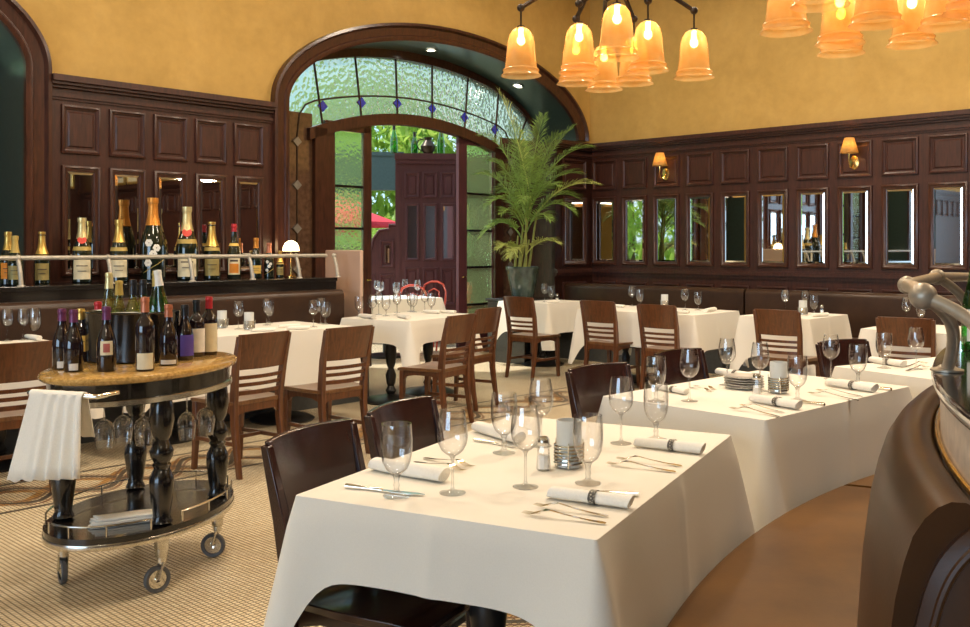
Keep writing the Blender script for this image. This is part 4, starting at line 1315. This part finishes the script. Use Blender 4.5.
b = MB(); arcsweep(b, [(3.93, .35), (3.93, .90), (3.60, .90), (3.60, .35)], 96, EA - .4, 70); b.build('back_case', 'leather', r)
# piping where roll meets the riser
def arcpts(R, z, a0, a1, n): return [(R * cos(radians(a0 + (a1 - a0) * i / n)), R * sin(radians(a0 + (a1 - a0) * i / n)), z) for i in range(n + 1)]
b = MB(); b.tube(arcpts(3.932, .972, 96, EA, 80), .006, 8); b.build('piping', 'brass', r)
# end panel with piping
ea = radians(EA)
er, et = Vector((cos(ea), sin(ea), 0)), Vector((-sin(ea), cos(ea), 0))
def ep(R, z, o): q = er * R + et * o; z = z + .022 * max(0, (z - .4)) / .57; return Vector((q.x, q.y, z))
cr_ = [(4.02 + .05 * 0, 0)]
out = [(4.075, .02), (4.08, .5), (4.07, .70), (4.062, .76), (4.050, .81), (4.034, .86), (4.014, .90), (3.990, .932), (3.96, .954), (3.925, .966), (3.89, .968), (3.62, .968), (3.62, .02)]
def cat(P, n=5):
    Q = []
    for i in range(len(P) - 1):
        p0, p1, p2, p3 = P[max(0, i - 1)], P[i], P[i + 1], P[min(len(P) - 1, i + 2)]
        for k in range(n):
            f = k / n
            Q.append(tuple(.5 * (2 * p1[a] + (p2[a] - p0[a]) * f + (2 * p0[a] - 5 * p1[a] + 4 * p2[a] - p3[a]) * f * f + (3 * p1[a] - p0[a] - 3 * p2[a] + p3[a]) * f ** 3) for a in (0, 1)))
    return Q + [P[-1]]
out = cat([(4.06, .02), (4.065, .3), (4.065, .5), (4.055, .70), (4.038, .80), (4.012, .87), (3.97, .92), (3.92, .945), (3.87, .95)], 8) + [(3.62, .95), (3.62, .02)]
b = MB(); b.loops([[ep(R, z, -.02) for R, z in out], [ep(R, z, .012) for R, z in out], [ep(R - .012, z - .006, .02) for R, z in out], [ep(3.85 + (R - 3.85) * .90, .48 + (z - .48) * .955, .024) for R, z in out]])
b.build('end_panel', 'leather', r, sharp=50)
b = MB(); b.tube([ep(3.85 + (R - 3.85) * .90, .48 + (z - .48) * .955, .026) for R, z in out], .007, 8, closed=True); b.build('piping', 'leather', r)
tag(r, 'curved leather booth with tan seat and dark rolled back', 'booth')
# divider counter behind the booth
r = empty('divider_counter', CC)
b = MB(); arcsweep(b, [(3.925, .90), (3.925, 1.085), (3.4, 1.085), (3.4, .90)], 96, EA - .2, 80); b.build('riser', 'beigeskin', r)
b = MB(); arcsweep(b, [(3.94, 1.085), (3.945, 1.10), (3.94, 1.115), (3.38, 1.115), (3.38, 1.085)], 96, EA - .2, 80); b.build('counter_top', 'counter', r)
b = MB(); b.loops([[ep(R, z, 0) for R, z in ((3.945, .93), (3.945, 1.12), (3.37, 1.12), (3.37, .93))], [ep(R, z, .01) for R, z in ((3.945, .93), (3.945, 1.12), (3.37, 1.12), (3.37, .93))]]); b.build('end_cap', 'black', r)
b = MB(); arcsweep(b, [(3.60, 0), (3.60, .9), (3.4, .9), (3.4, 0)], 96, EA - .5, 60); b.build('lower_case', 'mahogany', r)
tag(r, 'polished dark counter with beige curved side behind the booth back', 'counter')
# bronze rail
r = empty('bronze_rail', (0, 0, 0))
def W(px, py, Y): return Vector(((px - CXP) / F * Y, Y, CAMH - (py - HOR) / F * Y))
A_, B_, C_ = W(923, 296, 1.9), W(907, 285, 2.12), W(937, 277, 2.7)
D_ = W(985, 277, 3.3)
def curve(a, b_, bulge, n=12):
    return [a.lerp(b_, i / n) + bulge * sin(pi * i / n) for i in range(n + 1)]
b = MB(); b.tube([W(960, 320, 1.2), A_], .014, 12)
b = MB()
b.tube([A_, A_.lerp(B_, .5) + Vector((0, 0, .004)), B_], .015, 14); b.tube([B_, C_], .014, 14); b.tube([C_, D_], .014, 14)
b.build('top_rail', 'railbronze', r)
for p, q in ((A_, .027), (B_, .020), (C_, .023)):
    b = MB(); b.sphere(p, q, 20, 14); b.build('ball_joint', 'railbronze', r)
def flange(b, x, y): b.lathe([(0, 0), (.036, 0), (.036, .004), (.022, .008), (.014, .014)], 20, (x, y, 1.116))
for p, e, bl in ((A_, Vector((1.06, 2.18, 1.116)), Vector((.035, .0, .02))), (A_, Vector((.955, 1.72, 1.116)), Vector((.03, .0, .03))), (C_, Vector((1.50, 2.92, 1.116)), Vector((.03, 0, .02)))):
    b = MB(); b.tube(curve(p, e, bl), .0135, 14); flange(b, e.x, e.y); b.build('post', 'railbronze', r)
tag(r, 'bronze tube rail with ball joints on the divider counter', 'rail')
o = bottle_thing('green_bottle', .29, .038, 'hock', 'greenbottle', 'foilblack', 'labelwhite', .2, None, (.1, .4), 2.2, 'blank')
o.location = (1.345, 2.6, 1.115); tag(o, 'green glass bottle standing on the counter behind the bronze rail', 'bottle')

# ------------------------------------------------------------ wine trolley
TA = atan2(.954, .30)
TCX, TCY = -1.477, 4.123
TCAM_SC, TZ0 = .95, .07      # trolley and load scaled about the camera; the height its local zero stands at
TRZ = TA
def T2W(a, p): return (TCX + a * cos(TA) - p * sin(TA) * 1, TCY + a * sin(TA) + p * cos(TA))
r = empty('wine_trolley', (TCX, TCY, TZ0), TRZ); r.scale = (TCAM_SC,) * 3
def oval(b, la, lb, prof, seg=64):
    rings = []
    for d, z in prof: rings.append([Vector(((la + d) * cos(2 * pi * i / seg), (lb + d) * sin(2 * pi * i / seg), z)) for i in range(seg)])
    b.loops(rings)
LA, LB = .53, .345
b = MB(); oval(b, LA, LB, [(-.01, .838), (.0, .845), (.004, .855), (0, .865), (-.01, .870)]); b.build('tray_top', 'goldtop', r)
b = MB(); oval(b, LA, LB, [(-.03, .765), (-.03, .838)]); b.build('apron', 'black', r)
b = MB(); oval(b, LA, LB, [(-.024, .745), (-.020, .748), (-.020, .768), (-.024, .771)]); b.build('brass_band', 'steel', r)
b = MB(); oval(b, LA - .02, LB - .01, [(0, .185), (0, .215)]); sh = b.build('lower_shelf', 'black', r)
b = MB(); oval(b, LA - .02, LB - .01, [(.002, .165), (.004, .170), (.004, .186), (.002, .19)]); b.build('shelf_band', 'steel', r)
legs = [(-.27, .215), (-.21, -.245), (.255, -.215), (.26, .25)]
lp = [(a_ * 1.17, z_) for a_, z_ in [(.030, .215), (.040, .225), (.030, .25), (.036, .30), (.045, .38), (.042, .42), (.028, .455), (.034, .47), (.028, .48), (.040, .505), (.043, .53), (.030, .56), (.024, .575), (.036, .60), (.046, .66), (.040, .73), (.03, .77)]]
for la_, lb_ in legs:
    b = MB(); b.lathe(lp, 22, (la_, lb_, 0), True, True); b.build('leg', 'black', r)
for k, (la_, lb_) in enumerate(legs):
    c = MB(); c.lathe([(.024, .075), (.027, .08), (.027, .11), (.031, .115), (.033, .185)], 18, (la_, lb_, 0), True, True)
    c.lathe([(.020, .052), (.020, .077)], 14, (la_, lb_, 0), True, True)
    sw = [.9, 2.6, 1.9, .4][k]
    dx, dy = cos(sw) * .02, sin(sw) * .02
    nx, ny = -sin(sw), cos(sw)
    for s in (-1, 1):
        c.tube([(la_ + nx * s * .016, lb_ + ny * s * .016, .056), (la_ + dx + nx * s * .018, lb_ + dy + ny * s * .018, -.0165)], .0065, 6)
    co = c.build('caster_fork', 'steel', r)
    T = Matrix.Translation((la_ + dx, lb_ + dy, -.0165)) @ Matrix.Rotation(sw, 4, 'Z') @ Matrix.Rotation(pi / 2, 4, 'X')
    wh = MB(); wh.lathe([(.040, -.011), (.053, -.013), (.057, -.008), (.057, .008), (.053, .013), (.040, .011)], 28, T=T); wo = wh.build('wheel_tyre', 'rubber', co)
    wh = MB(); wh.lathe([(0, -.009), (.012, -.012), (.014, -.006), (.041, -.007), (.041, .007), (.014, .006), (.012, .012), (0, .009)], 22, T=T); wh.build('wheel_hub', 'chrome', co)
# shelf gallery: two rails
for a0, a1 in ((-2.72, -.98 - .9), (-1.62, -.45)):
    pass
def gal(th0, th1, n=26):
    g_ = MB(); pts = [((LA - .03) * cos(th0 + (th1 - th0) * i / n), (LB - .02) * sin(th0 + (th1 - th0) * i / n), .262) for i in range(n + 1)]
    dn = lambda p: (p[0], p[1], .214)
    g_.tube([dn(pts[0])] + pts + [dn(pts[-1])], .0045, 6)
    for q in (n // 3, 2 * n // 3): g_.tube([dn(pts[q]), pts[q]], .004, 6)
    g_.build('gallery_rail', 'steel', r)
gal(radians(160), radians(233)); gal(radians(252), radians(318)); gal(radians(52), radians(138)); gal(radians(-28), radians(32))
# towel handle at the near end
hb = MB(); hb.tube([(-.50, .12, .812), (-.57, .12, .812), (-.58, .11, .812), (-.58, -.20, .812), (-.57, -.22, .812), (-.46, -.22, .812)], .010, 10); hb.build('handle', 'chrome', r)
# glass hanging rack beneath
hb = MB()
for y in (-.12, -.04, .04, .12): hb.tube([(-.36, y, .738), (.36, y, .738)], .004, 6)
hb.build('glass_rack', 'chrome', r)
tag(r, 'oval black wine trolley with golden top, turned legs and casters', 'trolley')

# towel draped over the handle (pixel frame -> real cloth round the bar)
def towel():
    ux = Vector((cos(TA), sin(TA), 0)); vy = Vector((-sin(TA), cos(TA), 0))
    base = Vector((0, 0, 0)) + ux * (-.58)
    b = MB(); P = []
    # across: along the bar, from v=-.13 to +.19 ; down: profile around the bar
    na = 64
    prof = [(-.016 - .03 * f, .80 - .02 - .28 * f, f) for f in [1, .75, .5, .25, .0]]          # back side (towards trolley) bottom to top
    prof = []
    for f in (1, .8, .6, .4, .2, 0): prof.append((.018 + .010 * f, .795 - .16 * f, f * .6, 1))
    for a in (20, 60, 90, 120, 160): prof.append((.018 * cos(radians(a)), .80 + .016 * sin(radians(a)), .05, 0))
    for f in (0, .1, .22, .36, .52, .68, .84, 1): prof.append((-.018 - .055 * f, .795 - .335 * f, f, -1))
    for off, z, f, sd in prof:
        row = []
        for i in range(na + 1):
            q = i / na
            v = -.16 + .25 * q
            fan = (q - .4) * .10 * f
            fold = .016 * sin(q * 34) * (1 - q) ** .4 * (.25 + f) * (1 if q < .62 else max(0, 1 - (q - .62) * 6))
            zz = z
            if sd == -1: zz = z + .035 * (1 - q) * f + .006 * sin(q * 34) * f
            p = base + vy * (v + fan) + ux * (off + fold * (-1 if sd == -1 else .6))
            row.append(Vector((TCX + p.x * TCAM_SC, TCY + p.y * TCAM_SC, TZ0 + (zz + .012) * TCAM_SC)))
        P.append(row)
    b.grid(P)
    o = b.build('draped_towel', 'napkin', None, solid=.004)
    tag(o, 'folded white towel draped over the trolley handle', 'towel')
towel()
# folded cloth on the lower shelf
c = Vector((*G(127, 517, .295), 0))
r = empty('folded_cloth', (c.x, c.y, .276), atan2(.45, .9))
b = MB()
for k in range(3):
    w_ = .14 - .012 * k; h_ = .05 - .004 * k
    P = [[Vector((x * w_ + .01 * sin(y * 3 + k), y * h_ + .004 * sin(x * 4), .004 + .011 * k + .004 * sin(x * 3.0 + k) * (1 - abs(y)))) for x in [-1 + .2 * i for i in range(11)]] for y in (-1, -.5, 0, .5, 1)]
    b.grid(P)
b.build('cloth_layer', 'napkin', r, solid=.009)
tag(r, 'white folded napkin lying on the trolley lower shelf', 'napkin')

# glasses hanging upside down
for i, (px, Yg) in enumerate(((104, 3.91), (123, 4.01), (144, 3.97), (187, 4.09), (206, 4.2))):
    o = WG.put(((px - CXP) / F * Yg, Yg, .788), 0)
    o.rotation_euler = (pi, 0, .3)
    later(o, 'upturned wine glass', 'hanging under the trolley top', 'wine glass', 'glasses hanging under the trolley')

# ice tub
TT = .8705 * TCAM_SC + TZ0
r = empty('ice_tub', (-1.572, 4.228, TT), 0); r.scale = (TCAM_SC,) * 3
def oval2(b, la, lb, prof, seg=40):
    rings = [[Vector(((la + d) * cos(2 * pi * i / seg), (lb + d) * sin(2 * pi * i / seg), z)) for i in range(seg)] for d, z in prof]
    b.loops(rings, True, True, False)
b = MB(); oval2(b, .215, .15, [(-.01, 0), (0, .006), (.004, .22), (.008, .226), (.004, .232), (-.006, .226), (-.006, .19)]); b.build('tub_body', 'black', r)
b = MB(); b.lathe([(1, 0), (.8, .006), (.4, .01), (0, .012)], 40, (0, 0, .212), sx=.206, sy=.141); b.build('ice_fill', 'ice', r)
tag(r, 'black oval ice tub with white ice on the trolley', 'ice tub')
TB = [  # px, topy, Y, glass, foil, label
    (109, 273, 4.48, 'hock', 'palebottle', 'foilpale', 'tallest pale bottle with tan capsule in the ice tub'),
    (119, 281, 4.56, 'hock', 'palebottle', 'umbergold', 'shorter pale bottle behind the tallest one in the tub'),
    (133, 280, 4.52, 'burg', 'palebottle', 'foilblack', 'yellow-green bottle with black capsule in the ice tub'),
    (143, 280, 4.50, 'burg', 'palebottle', 'foilblack', 'second black-capped bottle in the tub, beside its twin'),
    (156, 271, 4.52, 'burg', 'greenbottle', 'umbergold', 'green bottle with dull gold neck in the ice tub'),
    (166, 270, 4.46, 'hock', 'greenbottle', 'foilwhite', 'bright green bottle with white capsule leaning in the tub')]
for i, (px, top, Yb, kind, gl_, foil, text) in enumerate(TB):
    Yb *= TCAM_SC
    x = (px - CXP) / F * Yb
    zt = CAMH + (HOR - top) / F * Yb
    H = .315; z0 = max(zt - H, TT + .055)
    H = zt - z0
    o = bottle_thing('wine_bottle', H, .037, kind, gl_, foil, None, .22)
    o.location = (x, Yb, z0)
    if i == 5: o.rotation_euler = (0, radians(-7), 0)
    tag(o, text, 'bottle', 'chilled bottles in the ice tub')
RBt = [
    (62, 309, 4.13, 'burg', 'foilpurple', 'labelwhite', (.03, .14), 1.0, 'blank', 'red wine bottle with plum capsule at the towel end of the trolley'),
    (73.5, 310, 4.05, 'burg', 'foilpurple', 'labelwhite', (.03, .14), .9, 'blank', 'red wine bottle with plum capsule just in front of its neighbour at the towel end'),
    (81, 309, 4.40, 'bord', 'foilgold', 'labelyellow', (.2, .5), 1.2, None, 'dark bottle with gold capsule behind the plum-capped pair'),
    (98, 302, 4.74, 'bord', 'foilred', 'labelwhite', (.2, .5), 1.2, None, 'red-capped bottle behind the ice tub'),
    (106.5, 307, 4.06, 'burg', 'foilpurple', 'labelcream', (.26, .48), 1.3, 'picture', 'red wine bottle with small picture label before the tub'),
    (145, 297.5, 4.07, 'bord', 'foilrose', 'labelcream', (.03, .25), 1.8, 'blank', 'tall dark bottle with rose capsule and low cream label'),
    (168.5, 305, 4.26, 'burg', 'foilrose', 'labelwhite', (.03, .10), 1.8, 'blank', 'dark sloping bottle with rose-brown capsule and thin base label'),
    (185, 305, 4.47, 'burg', 'foilblack', 'labelpurple', (.08, .46), 1.8, 'blank', 'dark bottle with black capsule and violet label'),
    (196.5, 300, 4.61, 'bord', 'foilblack', 'labelwhite', (.08, .50), 1.8, 'blank', 'black-capped bottle with tall white label on the trolley'),
    (209, 297, 4.68, 'bord', 'foilred', 'labelcream', (.06, .55), 1.8, 'blank', 'red-capped bottle with tall cream label at the trolley far end')]
for px, top, Yb, kind, foil, lab, lz, wr, ex, text in RBt:
    Yb *= TCAM_SC
    x = (px - CXP) / F * Yb
    H = min(.325, CAMH + (HOR - top) / F * Yb - TT)
    o = bottle_thing('wine_bottle', H, .038, kind, 'redbottle', foil, lab, .20, None, lz, wr, ex)
    o.location = (x, Yb, TT); o.rotation_euler = (0, 0, atan2(Yb, x) - pi / 2 + (.35 if px > 180 else 0))
    tag(o, text, 'bottle', 'red wine bottles on the trolley')

# ------------------------------------------------------------ palm
pp = Vector(((523 - CXP) / F * 11.7, 11.7, 0))
b = MB(); b.box(-.32, .32, -.30, .30, 0, .74); b.box(-.34, .34, -.32, .32, .74, .775)
o = b.build('plant_pedestal', 'black', None, pp, AW, bevel=.006); tag(o, 'black square pedestal carrying the potted palm', 'pedestal')
r = empty('potted_palm', (pp.x, pp.y, .776))
b = MB(); b.lathe([(0, 0), (.125, 0), (.14, .03), (.18, .22), (.20, .34), (.215, .36), (.215, .385), (.195, .385), (.185, .34)], 32); b.build('pot', 'potglaze', r)
b = MB(); b.lathe([(.186, .345), (.1, .36), (0, .365)], 24); b.build('soil', 'soil', r)
rnd = random.Random(4)
def frond(p0, p1, arch, mat, leafL=.30, n=24, w0=.0068):
    """rachis from p0 to p1 arching up by arch, leaflets on the outer part"""
    b = MB(); m = n
    p0, p1 = Vector(p0), Vector(p1)
    ln = (p1 - p0).length
    c = p0.lerp(p1, .45) + Vector((0, 0, arch))
    pts = [p0 * (1 - f) ** 2 + c * 2 * f * (1 - f) + p1 * f * f for f in [i / m for i in range(m + 1)]]
    b.tube(pts, [.009 * (1 - .8 * i / m) for i in range(m + 1)], 6)
    st = .22
    for i in range(int(m * st), m):
        for sub in (0, .5):
            f = (i + sub) / m
            base = pts[i].lerp(pts[i + 1], sub)
            tg = (pts[i + 1] - pts[i]).normalized()
            g_ = max(0, (f - st) / (1 - st))
            ll = leafL * (sin(pi * min(1, .2 + g_ * .74)) ** .6) * rnd.uniform(.8, 1.12)
            side = tg.cross(Vector((0, 0, 1)))
            side = side.normalized() if side.length > .1 else Vector((1, 0, 0))
            upv = side.cross(tg).normalized()
            for sd in (-1, 1):
                d = (side * sd * (.9 - .45 * g_) + tg * (.5 + .6 * g_) + upv * rnd.uniform(.1, .4)).normalized()
                mid = base + d * ll * .5; tip = base + d * ll + Vector((0, 0, -.22 * ll))
                wv = tg * w0
                a1, a2 = b.v(base - wv * .4), b.v(base + wv * .4)
                b1, b2 = b.v(mid - wv), b.v(mid + wv); t_ = b.v(tip)
                b.face([a1, a2, b2, b1]); b.face([b1, b2, t_])
    return b.build('frond', mat, r, sharp=80)
def lp_(px, y, dep=0):      # a spot on the plant, metres from the pot
    return ((px - 523) / 81.2, dep, (298 - y) / 81.2 - .0)
FRD = [((532, 205), (499, 90), .15, .35, 'leaflight', .30), ((533, 200), (590, 148), .0, .38, 'leaf', .30), ((536, 215), (594, 186), -.25, .30, 'leaflight', .28),
       ((526, 205), (484, 138), -.1, .42, 'leaf', .32), ((527, 208), (545, 112), .35, .25, 'leaf', .30), ((524, 225), (482, 176), -.2, .36, 'leaf', .30),
       ((524, 225), (486, 208), -.3, .40, 'leaf', .26), ((530, 225), (572, 214), -.35, .36, 'leaf', .27), ((526, 215), (512, 128), -.3, .30, 'leaf', .30),
       ((530, 210), (565, 165), .45, .30, 'leaf', .28), ((522, 240), (494, 226), .2, .26, 'leaf', .22), ((526, 255), (557, 244), -.35, .20, 'leaflight', .22),
       ((518, 258), (497, 250), -.3, .22, 'leaflight', .22), ((522, 255), (508, 258), -.45, .22, 'leaflight', .22), ((528, 215), (530, 165), -.75, .30, 'leaf', .28),
       ((526, 215), (506, 170), .65, .30, 'leaf', .28), ((528, 222), (520, 205), -.7, .35, 'leaf', .26), ((530, 212), (556, 190), -.6, .30, 'leaf', .27),
       ((528, 205), (575, 125), .2, .30, 'leaf', .28), ((520, 235), (480, 238), .1, .34, 'leaf', .24)]
FRD += [((525, 215), (490, 160), .25, .38, 'leaf', .28), ((529, 210), (582, 172), .3, .32, 'leaf', .28), ((526, 225), (498, 192), .35, .34, 'leaf', .26), ((531, 222), (578, 198), .1, .34, 'leaf', .27), ((528, 205), (520, 140), .4, .28, 'leaf', .28), ((527, 232), (548, 222), -.5, .28, 'leaf', .24), ((524, 232), (500, 216), -.5, .3, 'leaf', .24), ((530, 205), (556, 138), -.35, .28, 'leaf', .28)]
for (ax, ay), (bx, by), dep, arch, mt, lf in FRD:
    frond(lp_(ax, ay), lp_(bx, by, dep), arch, mt, lf)
for (ax, ay), (bx, by) in (((520, 268), (532, 195)), ((526, 268), (526, 200)), ((519, 268), (523, 225)), ((529, 268), (537, 212)), ((515, 268), (518, 236)), ((524, 268), (529, 240))):
    b = MB(); p, q = Vector(lp_(ax, ay)), Vector(lp_(bx, by)); b.tube([p, p.lerp(q, .5) + Vector((0, .02, 0)), q], [.018, .014, .010], 8); b.build('cane', 'stem', r)
tag(r, 'tall feathery palm in a dark glazed pot beside the arch', 'potted palm')

# ------------------------------------------------------------ chandeliers
def bell_proto():
    o = empty('bell')
    return o
def chandelier(cx, cy, ztop, bells, lab):
    r = empty('chandelier', (cx, cy, 0))
    hz = 2.74
    b = MB(); b.lathe([(0, hz - .06), (.02, hz - .05), (.045, hz - .02), (.05, hz + .02), (.03, hz + .06), (.015, hz + .10), (.015, HC - .04), (.08, HC - .03), (.08, HC - .001), (0, HC - .001)], 18); b.build('hub_stem', 'bronze', r)
    for bx, by in bells:
        x, y = bx - cx, by - cy
        L = sqrt(x * x + y * y)
        d = Vector((x / L, y / L, 0))
        pts = [Vector((0, 0, hz + .02)), d * L * .35 + Vector((0, 0, hz + .03)), d * L * .7 + Vector((0, 0, hz - .01)), d * L + Vector((0, 0, 2.645))]
        sm = []
        for i in range(len(pts) - 1):
            for q in range(4): sm.append(pts[i].lerp(pts[i + 1], q / 4))
        sm.append(pts[-1])
        b = MB(); b.tube(sm, .012, 8); b.sphere((x, y, 2.645), .021, 12, 8); b.tube([(x, y, 2.645), (x, y, 2.548)], .005, 6)
        b.lathe([(0, 2.548), (.02, 2.55), (.022, 2.54), (0, 2.535)], 12, (x, y, 0)); ao = b.build('arm', 'bronze', r)
        b = MB()
        pr = [(.006, .255), (.022, .252), (.045, .238), (.062, .212), (.071, .17), (.076, .11), (.081, .06), (.084, .04), (.092, .036), (.096, .030), (.092, .022), (.094, .012), (.104, .003), (.106, 0)]
        b.lathe([(a, 2.29 + z) for a, z in pr], 32, (x, y, 0)); b.build('bell_shade', 'amber', ao)
        b = MB(); b.sphere((x, y, 2.475), .021, 12, 8, 1.15); b.lathe([(.012, 2.495), (.012, 2.54)], 10, (x, y, 0), True, True); b.build('bulb', 'bulb', ao)
    tag(r, lab, 'chandelier', 'amber bell chandeliers')
def bl(px, yb): 
    Y = (2.29 - 1.4) * F / (HOR - yb); return ((px - CXP) / F * Y, Y)
chandelier(.64, 4.96, 0, [bl(521, 76), bl(579, 73), bl(576, 84), bl(617, 58), bl(604, 90), bl(634, 84), bl(648, 71), bl(694, 78)], 'amber glass bell chandelier hanging before the arch')
chandelier(1.68, 3.95, 0, [bl(786, 32), bl(840, 44), bl(841, 54), bl(876, 25), bl(912, 45), bl(946, 27), bl(973, 12), bl(820, 6)], 'amber glass bell chandelier above the booth, cropped by the frame')

# ------------------------------------------------------------ patio table, chairs
tx, ty = G(402, 301, .74)
r = empty('dining_table', (tx - .25, ty + .5, 0), radians(30))
b = MB(); b.box(-.6, .6, -.4, .4, .70, .735); b.build('tabletop', 'walnut', r)
b = MB(); b.lathe([(.25, 0), (.25, .03), (.04, .06), (.04, .70)], 16, cap0=True); b.build('pedestal', 'iron', r)
tag(r, 'patio table beyond the doorway, crowded with glasses', 'table', 'pedestal tables under white cloths')
cxp, cyp = tx - .25, ty + .5
TABLES['PT'] = (cxp, cyp, radians(30), 1.2, .8); PLACE['PT'] = 'on the patio table beyond the doorway'
cloth_thing(cxp, cyp, radians(30), 1.2, .8, 'white cloth on the patio table beyond the doorway', 'white tablecloths', seed=33)
for i, (u_, v_) in enumerate(((-.45, -.28), (-.2, -.3), (.05, -.2), (.3, -.3), (-.4, 0), (-.1, .05), (.2, .1), (.45, 0), (.05, .3), (.4, .28))):
    a = radians(30)
    x, y = cxp + u_ * cos(a) - v_ * sin(a), cyp + u_ * sin(a) + v_ * cos(a)
    P = WG if i % 2 else GG
    o = P.put((x, y, TZ), 0); later(o, KINDS['w' if i % 2 else 'g'][1], PLACE['PT'], KINDS['w' if i % 2 else 'g'][2], 'glasses on the patio table')

def bentwood():
    r = empty('bentwood_chair')
    b = MB(); b.lathe([(0, .44), (.19, .44), (.205, .45), (.20, .465), (.15, .46), (0, .458)], 24); b.build('seat', 'redwood', r)
    pts = [(-.17, -.15, .45), (-.19, -.19, .62), (-.19, -.21, .76), (-.14, -.225, .86), (-.05, -.23, .90), (.05, -.23, .90), (.14, -.225, .86), (.19, -.21, .76), (.19, -.19, .62), (.17, -.15, .45)]
    b = MB(); b.tube(pts, .016, 8); b.build('back_hoop', 'redwood', r)
    pts = [(-.08, -.17, .46), (-.10, -.19, .62), (-.08, -.21, .76), (0, -.22, .80), (.08, -.21, .76), (.10, -.19, .62), (.08, -.17, .46)]
    b = MB(); b.tube(pts, .011, 8); b.build('inner_hoop', 'redwood', r)
    for x, y in ((-.15, -.14), (.15, -.14), (-.14, .14), (.14, .14)):
        b = MB(); b.tube([(x, y, .45), (x * 1.15, y * 1.3, 0)], [.017, .012], 8); b.build('leg', 'redwood', r)
    return Proto(r)
BW = bentwood()
gb = 'red bentwood chairs on the patio'
for px, Yc, f, lab in ((417, 12.6, radians(80), 'red bentwood chair nearest the doorway, hoop back facing the room'),
                       (428, 14.0 - .5, radians(250), 'red bentwood chair behind the nearest hoop-back one'), (452, 12.9, radians(170), 'red bentwood chair turned sideways near the maroon door stile')):
    o = BW.put(((px - CXP) / F * Yc, Yc, 0), f - pi / 2); tag(o, lab, 'chair', gb)

# ------------------------------------------------------------ finish the ordinal labels
def pxof(o): p = o.location; return CXP + F * p.x / p.y
groups = {}
for o, ph, pl in PEND: groups.setdefault((ph, pl), []).append(o)
for (ph, pl), os_ in groups.items():
    os_.sort(key=pxof)
    n = len(os_)
    for i, o in enumerate(os_):
        if n == 1: o['label'] = f'{ph} {pl}'
        elif n == 2: o['label'] = f'{ph} {pl}, ' + ('left one' if i == 0 else 'right one')
        else: o['label'] = f'{ph} {pl}, ' + ('leftmost' if i == 0 else 'rightmost' if i == n - 1 else f'{ORD[i]} from left')

# ------------------------------------------------------------ light
def area(name, loc, target, sx, sy, col, power):
    l = bpy.data.lights.new(name, 'AREA'); l.shape = 'RECTANGLE'; l.size = sx; l.size_y = sy; l.color = col; l.energy = power
    o = bpy.data.objects.new(name, l); COL.objects.link(o); o.location = loc
    d = Vector(target) - Vector(loc); o.rotation_euler = d.to_track_quat('-Z', 'Y').to_euler()
    return o
# warm lamps in the ceiling
WARM = (1, .84, .64)
k = 0
for t, d, pw in ((-6.5, 2.6, 60), (-2.8, 2.4, 80), (.6, 2.4, 85), (4.2, 2.4, 85), (-2.0, 5.6, 60), (1.4, 5.2, 110), (4.6, 5.4, 110), (2.8, 8.6, 110), (-6.0, 10.5, 40), (5.6, 10.5, 60), (3.0, 13, 40)):
    p = LW(t, d, HC - .06)
    area('ceiling_lamp_light', p, p - Vector((0, 0, 1)), .5, .5, WARM, pw)
# daylight through the end windows
p = LW(-13.95, 7.35, 2.5); q = LW(0, 6.5, 1.2)
area('daylight_window_light', p, q, 8, 3.9, (.55, .76, 1), 480)

sun = bpy.data.lights.new('sun', 'SUN'); sun.energy = 6; sun.angle = .02; sun.color = (1, .95, .85)
so = bpy.data.objects.new('sun', sun); COL.objects.link(so)
so.rotation_euler = Vector((.55, -.15, -1)).to_track_quat('-Z', 'Y').to_euler()

wd = bpy.data.worlds.new('World'); sc.world = wd; wd.use_nodes = True
nt = wd.node_tree; bg = nt.nodes['Background']
tcw = nt.nodes.new('ShaderNodeTexCoord')
nz = nt.nodes.new('ShaderNodeTexNoise'); nz.inputs['Scale'].default_value = 3
nt.links.new(tcw.outputs['Generated'], nz.inputs['Vector'])
nt.links.new(ramp(nt, nz.outputs['Fac'], [(.4, (.50, .78, 1.0)), (.65, (.9, .97, 1))]), bg.inputs[0])
bg.inputs[1].default_value = 1.5

# ------------------------------------------------------------ camera
cam = bpy.data.cameras.new('camera'); co = bpy.data.objects.new('camera', cam); COL.objects.link(co)
co.location = (0, 0, CAMH); co.rotation_euler = (pi / 2, 0, 0)
cam.sensor_width = 36; cam.lens = F / 970 * 36
cam.shift_y = -(313.5 - HOR) / 970
cam.clip_start = .05
sc.camera = co
sc.view_settings.view_transform = 'Standard'; sc.view_settings.look = 'None'; sc.view_settings.gamma = 1
sc.view_settings.exposure = 0.0
sc.view_settings.use_curve_mapping = False
try:
    sc.cycles.use_denoising = True; sc.cycles.denoiser = 'OPENIMAGEDENOISE'
    sc.cycles.max_bounces = 14; sc.cycles.transparent_max_bounces = 24; sc.cycles.transmission_bounces = 12
    sc.cycles.sample_clamp_indirect = 6
except Exception: pass
